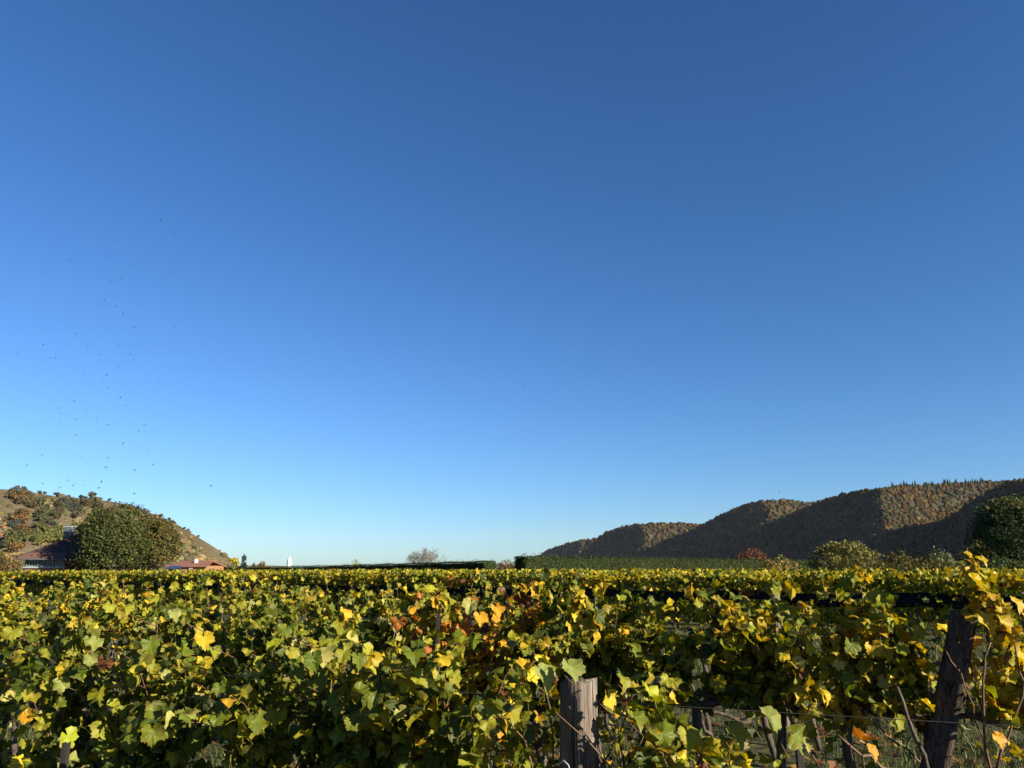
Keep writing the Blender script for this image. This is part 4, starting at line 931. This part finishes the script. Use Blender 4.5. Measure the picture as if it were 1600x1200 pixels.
def far_rows():
    r = np.random.default_rng(17); Ps = []; Sz = []
    for k in range(6, 46):
        base = PF0 + NF * 2.1 * k; ln = 220; m = int(ln * (30 if k < 16 else 18))
        s = r.uniform(-110, 110, m) + 20; P = base + UF * s[:, None] + NF * r.normal(0, 0.18, (m, 1))
        P[:, 2] = 1.22 + 0.50 * r.random(m) ** 0.7 + 0.12 * np.sin(s * 1.3 + k) * r.random(m)
        ok = (np.abs(P[:, 0] / P[:, 1]) < 0.72) & (P[:, 1] < 100) & (P[:, 1] > 20)
        ok &= ~((P[:, 0] / P[:, 1] < -0.40) & (P[:, 1] > 66)) & ~((P[:, 0] / P[:, 1] > 0.33) & (P[:, 1] > 42))
        Ps.append(P[ok]); Sz.append(np.full(ok.sum(), 0.16 if k < 16 else 0.22))
    P = np.concatenate(Ps); m = len(P)
    nr = nrm(np.column_stack([r.normal(size=m), r.normal(size=m), 0.5 + r.random(m)])); tp = r.normal(size=(m, 3))
    V, F = scatter(CARD_T, CARD_F, P, basis(tp, nr), np.concatenate(Sz) * np.exp(r.normal(0, 0.2, m)))
    tint = pick(PALS['yellow'], m, r, 0.16)
    tag(obj('far_vine_rows', mesh('far_vine_rows', V, F, M_LEAFS, False, {'tint': np.repeat(tint, 4, 0)})), kind='stuff')
far_rows()
# rolled black net along the front far row
def net():
    r = np.random.default_rng(12); t = thing('rolled_net', tuple(PF0 - UF * 4), 'long roll of black netting hung along the front row beyond the grass strip', 'netting')
    for k, (dz, db, rad) in enumerate([(1.15, 0.0, 0.05), (1.07, -0.06, 0.065), (0.98, -0.05, 0.07), (0.89, 0.0, 0.06)]):
        mb = MB(); pts = []; rr = []
        for s in np.arange(0, 66, 0.55):
            sag = 0.09 * math.sin((s % 5.0) / 5.0 * math.pi); pts.append(UF * s + NF * (db + r.normal(0, 0.012)) + np.array((0, 0, dz - sag + r.normal(0, 0.012)))); rr.append(rad * r.uniform(0.8, 1.25))
        mb.tube(pts, rr, 6); obj('net_strand', mb.mesh('net_strand', M_NET, True), t)
net()

# ------------------------------------------------------------------ posts, stakes, wires
def split_post(name, label, base, top, wid, ang, seed, sides, mat=None):
    """split wooden post: polygon section given as (angle, radius), rough faces, sawn uneven top"""
    r = np.random.default_rng(seed); base = np.array(base, float); top = np.array(top, float)
    t = thing(name, tuple(base), label, 'post'); ax = top - base; Lh = np.linalg.norm(ax)
    sec = []
    for i in range(len(sides)):
        a0, r0 = sides[i]; a1, r1 = sides[(i + 1) % len(sides)]
        p0 = np.array((math.cos(R(a0)) * r0, math.sin(R(a0)) * r0)); p1 = np.array((math.cos(R(a1)) * r1, math.sin(R(a1)) * r1))
        for k in range(4):
            p = p0 + (p1 - p0) * k / 4; sec.append(p * (0.97 if k == 0 else 1))
    n = len(sec); m = 26; V = []; off = r.normal(0, 0.018, n) * wid
    for j in range(m):
        q = j / (m - 1); sc = wid * (1.04 - 0.10 * q)
        for i in range(n):
            c, s_ = math.cos(ang + 0.06 * q), math.sin(ang + 0.06 * q); x, y = sec[i]; l = 1 + 0.012 * math.sin(j * 0.9 + i * 2.1) + off[i] * 5
            V.append(ax * q + np.array(((x * c - y * s_) * sc * l, (x * s_ + y * c) * sc * l, (0.012 * math.sin(i * 1.3 + seed) if j == m - 1 else 0))))
    F = [(j*n+i, j*n+(i+1) % n, (j+1)*n+(i+1) % n, (j+1)*n+i) for j in range(m - 1) for i in range(n)]
    V.append(ax + np.array((0, 0, 0.004))); F += [((m-1)*n+i, (m-1)*n+(i+1) % n, len(V) - 1) for i in range(n)]
    me = mesh('shaft', np.array(V), F, mat or M_WOOD, True)
    obj('shaft', me, t)
    return t, ax
pA = at(905, 1065, 2.9); bA = np.array((pA[0] - 0.012, pA[1] + 0.02, -0.05))
tA, axA = split_post('vine_post', 'upright split grey wooden post with a sunlit right face and a wire hook', bA, pA, 0.074, R(0), 3, [(-90, 0.64), (14, 1.03), (72, 0.85), (108, 0.8), (164, 1.03)])
mb = MB(); c = at(884, 1186, 2.9) - bA; mb.tube([c + np.array((-0.035, 0.02, -0.02)), c + np.array((-0.03, -0.035, -0.012)), c + np.array((-0.012, -0.075, 0.012)), c + np.array((0.003, -0.085, 0.0)), c + np.array((0.02, -0.085, -0.06)), c + np.array((0.03, -0.08, -0.12))], 0.0022, 5); obj('wire_hook', mb.mesh('wire_hook', M_STEEL, True), tA)
pB = at(1508, 957, 4.15); bB = at(1455, 1230, 4.15); bB = pB + (bB - pB) * (pB[2] + 0.06) / (pB[2] - bB[2])
tB, axB = split_post('vine_post', 'leaning dark wooden end post with golden leaves at its right', bB, pB, 0.066, R(0), 5, [(-47, 1.06), (-8, 1.0), (58, 0.94), (139, 1.08)], M_WOODD)
mb = MB()
for q in (0.42, 0.435, 0.30):
    c = axB * q; mb.tube([c + 0.085 * np.array((math.cos(a), math.sin(a), 0.05 * math.sin(a * 2))) for a in np.linspace(0, 6.4, 15)], 0.0016, 4)
obj('wire_tie', mb.mesh('wire_tie', M_WIRE, True), tB)
pC = at(1603, 1075, 4.6); bC = np.array((pC[0] + 0.28, pC[1] + 0.15, -0.05))
split_post('vine_post', 'dark wooden post cut by the right edge behind golden leaves', bC, pC, 0.065, R(30), 9, [(-75, 1.0), (-10, 1.0), (60, 0.9), (130, 0.9), (205, 1.0)], M_WOODD)
pD = at(1211, 930, 9.2); split_post('vine_post', 'short grey wooden post with a pale top behind the dense yellowing vine', (pD[0], pD[1], -0.05), pD, 0.062, R(20), 11, [(-75, 1.0), (-10, 1.0), (60, 0.95), (130, 0.95), (205, 1.0)])
def stake(px, py, Y, label, mat, wid=0.02, group=None, name='stake'):
    p = at(px, py, Y); t = thing(name, (p[0], p[1], 0), label, 'stake', group)
    mb = MB(); H = p[2]; w_ = wid
    mb.box((-w_, -w_, -0.05), (w_, -w_ * 0.6, H)); mb.box((-w_, -w_ * 0.6 + 0.001, -0.05), (-w_ * 0.6, w_, H)); mb.box((w_ * 0.6, -w_ * 0.6 + 0.001, -0.05), (w_, w_, H)); obj('profile', mb.mesh('profile', mat), t)
    mb = MB()
    for z in (0.45, 0.9, 1.3):
        if z < H: mb.box((-w_ * 1.5, -w_ * 1.3, z), (w_ * 1.5, -w_ * 1.02, z + 0.012))
    obj('wire_clip', mb.mesh('wire_clip', M_WIRE), t); return t
M_DSTAKE = flat_mat('dark_wood_stake', (0.022, 0.018, 0.014), (0.01, 0.008, 0.007), 30, 0.9, 0.3, (1, 1, 0.1))
stake(104, 1160, 3.35, 'thin dark stake in the nearest row at lower left', M_DSTAKE, 0.012)
stake(1245, 1128, 2.75, 'short dark stake among the pale leaves right of the split post', M_DSTAKE, 0.010)
stake(685, 958, 5.0, 'dark stake beside the cluster of orange leaves', M_DSTAKE, 0.012)
stake(931, 914, 7.0, 'grey metal stake right of the tall yellow green shoot', M_STAKE, 0.012)
stake(708, 903, 34.0, 'pale stake standing above the far vine tops below the leafless tree', M_PLASTER, 0.07)
stake(1598, 925, 20.2, 'pale bluish stake at the right edge in front of the far row', M_STAKE, 0.05)
for i in range(8):
    p = PF0 + UF * (3 + i * 7.0) - NF * 0.05
    q = px_of((p[0], p[1], 1.5)); stake(q[0], 905, p[1], 'dark stake holding the rolled black net in the front far row', M_DSTAKE, 0.03, 'stakes of the front far row')
def wire(label, P0, P1, z, sag=0.012, rad=0.0011, grp=None):
    P0 = np.array(P0, float); P1 = np.array(P1, float); mb = MB(); n = 25; L = np.linalg.norm(P1 - P0)
    mb.tube([P0 + (P1 - P0) * q / (n - 1) + np.array((0, 0, z - sag * abs(math.sin(q / (n - 1) * L / 4 * math.pi)))) - np.array((*P0[:2], 0)) for q in range(n)], rad, 4)
    o = obj('trellis_wire', mb.mesh('trellis_wire', M_WIRE), None, (P0[0], P0[1], 0)); tag(o, label, 'wire', grp)
for row, (e0, e1) in enumerate([(-1.6, 6.0), (-1.2, 11.0)]):
    for z, nm in ((0.88, 'lower'), (1.12 if row else 1.08, 'middle'), (1.38 if row else 1.3, 'upper')):
        wire('%s thin dark wire strung along the %s' % (nm, ROW_NAME[row]), ROWS[row] + U * e0 + NV * 0.11, ROWS[row] + U * e1 + NV * 0.11, z)
# bare canes and twigs leaning around the leaning post
def bare_canes():
    r = np.random.default_rng(33)
    lst = [([(1400, 1075), (1440, 1180), (1460, 1240)], 3.9, 0.011), ([(1545, 1000), (1530, 1090), (1555, 1240)], 3.8, 0.006), ([(1590, 1010), (1600, 1090), (1555, 1210)], 3.8, 0.006), ([(1310, 1150), (1380, 1200), (1420, 1225)], 3.3, 0.007), ([(1455, 985), (1500, 1050), (1535, 1150)], 4.0, 0.004),
           ([(1180, 1130), (1100, 1108), (1040, 1090)], 5.2, 0.014), ([(1028, 1060), (1032, 1120), (1035, 1200)], 5.3, 0.018), ([(1075, 1050), (1085, 1110), (1110, 1150), (1120, 1210)], 5.6, 0.012), ([(1215, 1085), (1270, 1180), (1300, 1240)], 4.4, 0.006), ([(1350, 1110), (1395, 1160), (1480, 1210)], 4.2, 0.006), ([(1330, 1010), (1400, 1060), (1440, 1110)], 4.6, 0.004)]
    lab = ['thick dark cane leaning left of the leaning post', 'bare brown cane curving down right of the leaning post', 'pale cane bending below the golden leaves right of the leaning post', 'bare cane crossing low at the foot of the leaning post', 'thin pale twig crossing the leaning post',
           'dark horizontal old cane across the grassy gap', 'old gnarled vine stem standing in the grassy gap', 'forked dark stem right of the old gnarled vine stem', 'thin cane under the dense yellowing vine', 'thin cane leaning toward the foot of the leaning post', 'thin cane among sparse golden leaves left of the leaning post']
    for (pts, Y, rad), l in zip(lst, lab):
        p = [at(x, y, Y + 0.05 * i) for i, (x, y) in enumerate(pts)]
        q = []
        for i in range(len(p) - 1):
            for k in range(4): q.append(p[i] + (p[i + 1] - p[i]) * k / 4 + r.normal(0, 0.008, 3))
        q.append(p[-1]); b = np.array((q[-1][0], q[-1][1], 0.0))
        mb = MB(); n = len(q); mb.tube([x - b for x in q], [rad * (0.7 + 0.5 * i / n) for i in range(n)], 6)
        o = obj('bare_cane', mb.mesh('bare_cane', M_CANE if rad < 0.01 else M_TRUNK, True), None, tuple(b)); tag(o, l, 'cane')
bare_canes()

# ------------------------------------------------------------------ grass and fallen leaves
def grass():
    r = np.random.default_rng(21); n = 150000
    Y = 2.2 + 24 * r.random(n) ** 1.7; X = r.uniform(-0.72, 0.72, n) * Y; P = np.column_stack([X, Y, np.full(n, -0.02)])
    f = sines(60, 5, 1.3); keep = f(X, Y) + r.normal(0, 0.5, n) > -0.35; P = P[keep]; n = len(P)
    h = (0.05 + 0.13 * r.random(n) ** 2) * (1 + 0.4 * f(P[:, 0] * 2, P[:, 1] * 2)) ; a = r.uniform(0, 6.28, n); wd = 0.0035 * (1 + P[:, 1] * 0.10)
    lean = r.uniform(0.1, 0.9, n) * h; b = r.uniform(0, 6.28, n)
    dx = np.column_stack([np.cos(a) * wd, np.sin(a) * wd, 0 * a]); mid = P + np.column_stack([np.cos(b) * lean * 0.35, np.sin(b) * lean * 0.35, h * 0.65]); top = P + np.column_stack([np.cos(b) * lean, np.sin(b) * lean, h])
    V = np.stack([P - dx, P + dx, mid + dx * 0.7, top, mid - dx * 0.7], 1).reshape(-1, 3)
    i = np.arange(n)[:, None] * 5; F = [i + np.array((0, 1, 2, 4)), i + np.array((4, 2, 3))]
    tint = pick([(4, (0.034, 0.05, 0.010)), (3, (0.05, 0.062, 0.013)), (1.5, (0.10, 0.085, 0.032)), (0.6, (0.15, 0.12, 0.055))], n, r, 0.2)
    tag(obj('grass', mesh('grass', V, F, M_GRASS, False, {'tint': np.repeat(tint, 5, 0)})), kind='stuff')
    m = 2600; Y = 2.2 + 12 * r.random(m) ** 1.5; X = r.uniform(-0.7, 0.7, m) * Y
    P = np.column_stack([X, Y, 0.03 + 0.05 * r.random(m)]); nr = np.column_stack([r.normal(0, 0.4, m), r.normal(0, 0.4, m), np.ones(m)])
    V, F = scatter(VLEAF_T, VLEAF_F, P, basis(np.cross(nr, r.normal(size=(m, 3))), nr), 0.10 * np.exp(r.normal(0, 0.2, m)))
    tint = pick([(2, (0.28, 0.17, 0.04)), (2, (0.2, 0.1, 0.04)), (1, (0.3, 0.24, 0.1)), (1, BROWN)], m, r, 0.2)
    tag(obj('fallen_leaves', mesh('fallen_leaves', V, F, M_LEAFS, False, {'tint': np.repeat(tint, len(VLEAF_T), 0)})), kind='stuff')
grass()

# ------------------------------------------------------------------ midges
def midges():
    m = flat_mat('midge_body', (0.045, 0.047, 0.06), (0.015, 0.015, 0.02), 50, 0.6, 0)
    mb = MB(); mb.tube([(-0.5, 0, 0), (-0.25, 0, 0.02), (0.1, 0, 0.05), (0.35, 0, 0.03), (0.5, 0, 0)], [0.05, 0.12, 0.15, 0.12, 0.05], 6)
    for s in (-1, 1):
        mb.add([(0.15, 0.05 * s, 0.15), (0.05, 0.55 * s, 0.38), (-0.35, 0.6 * s, 0.34), (-0.2, 0.08 * s, 0.16)], [(0, 1, 2, 3)])
        for k in (-0.1, 0.1, 0.25): mb.tube([(k, 0.08 * s, -0.05), (k - 0.05, 0.3 * s, -0.2), (k - 0.12, 0.35 * s, -0.45)], 0.018, 3, False)
    me = mb.mesh('midge', m)
    Z = [(505,83),(494,103),(500,155),(297,180),(378,92),(513,230),(518,260),(508,267),(472,274),(563,210),(728,233),(450,321),(507,343),(445,354),(493,380),(433,385),(615,388),(525,412),(182,428),(314,445),(190,478),(320,495),(572,467),(740,466),(557,497),(182,542),(304,547),(374,547),(511,543),(587,534),(670,548),(558,553),(73,580),(212,596),(235,597),(430,585),(517,586),(554,583),(570,605),(434,616),(540,616),(504,627),(504,640),(358,670),(454,671),(166,682),(433,698),(671,702),(460,725),(590,726),(76,738),(109,745),(430,737),(652,744),(513,766),(288,775),(316,784),(328,779),(385,799),(537,801),(250,811),(365,824),(258,836),(410,847),(412,862),(321,858),(259,867),(496,875),(453,885),(465,884),(617,884),(430,911),(592,912),(528,917),(324,926),(526,963),(627,995),(180,1013),(344,1018),(460,1023),(653,1052),(115,1056),(452,1064),(573,1077),(289,1119),(181,1133),(320,1131),(313,1141),(361,1140),(432,1126),(253,1150),(420,1152),(573,1176),(391,1191),(355,12),(455,6),(685,13),(740,75)]
    pts = [(x / 2.727, 340 + y / 2.727) for x, y in Z]
    r = np.random.default_rng(2)
    for i, (x, y) in enumerate(pts + [(820, 603), (423, 578), (330, 759), (1218, 769), (1338, 690)]):
        far = 2.6 + 2.2 * r.random(); sz = (2.2 if y < 700 else 2.9) * r.uniform(0.8, 1.4) * far / FPX
        o = obj('midge', me, None, tuple(at(x, y, far))); o.scale = (sz,) * 3; o.rotation_euler = (r.normal(0, 0.3), r.normal(0, 0.3), r.uniform(0, 6.28))
        if i < len(pts): tag(o, 'tiny dark midge in the swarm hovering in the blue sky above the house', 'insect', 'midges swarming above the house')
        else: tag(o, ['lone dark midge in the middle of the sky above the left hedge end', 'lone tiny midge in the sky right of the swarm', 'tiny midge low in the sky right of the swarm, above the dry hill', 'lone tiny midge just above the wooded hill', 'pale speck of a midge high above the wooded hill'][i - len(pts)], 'insect')
midges()
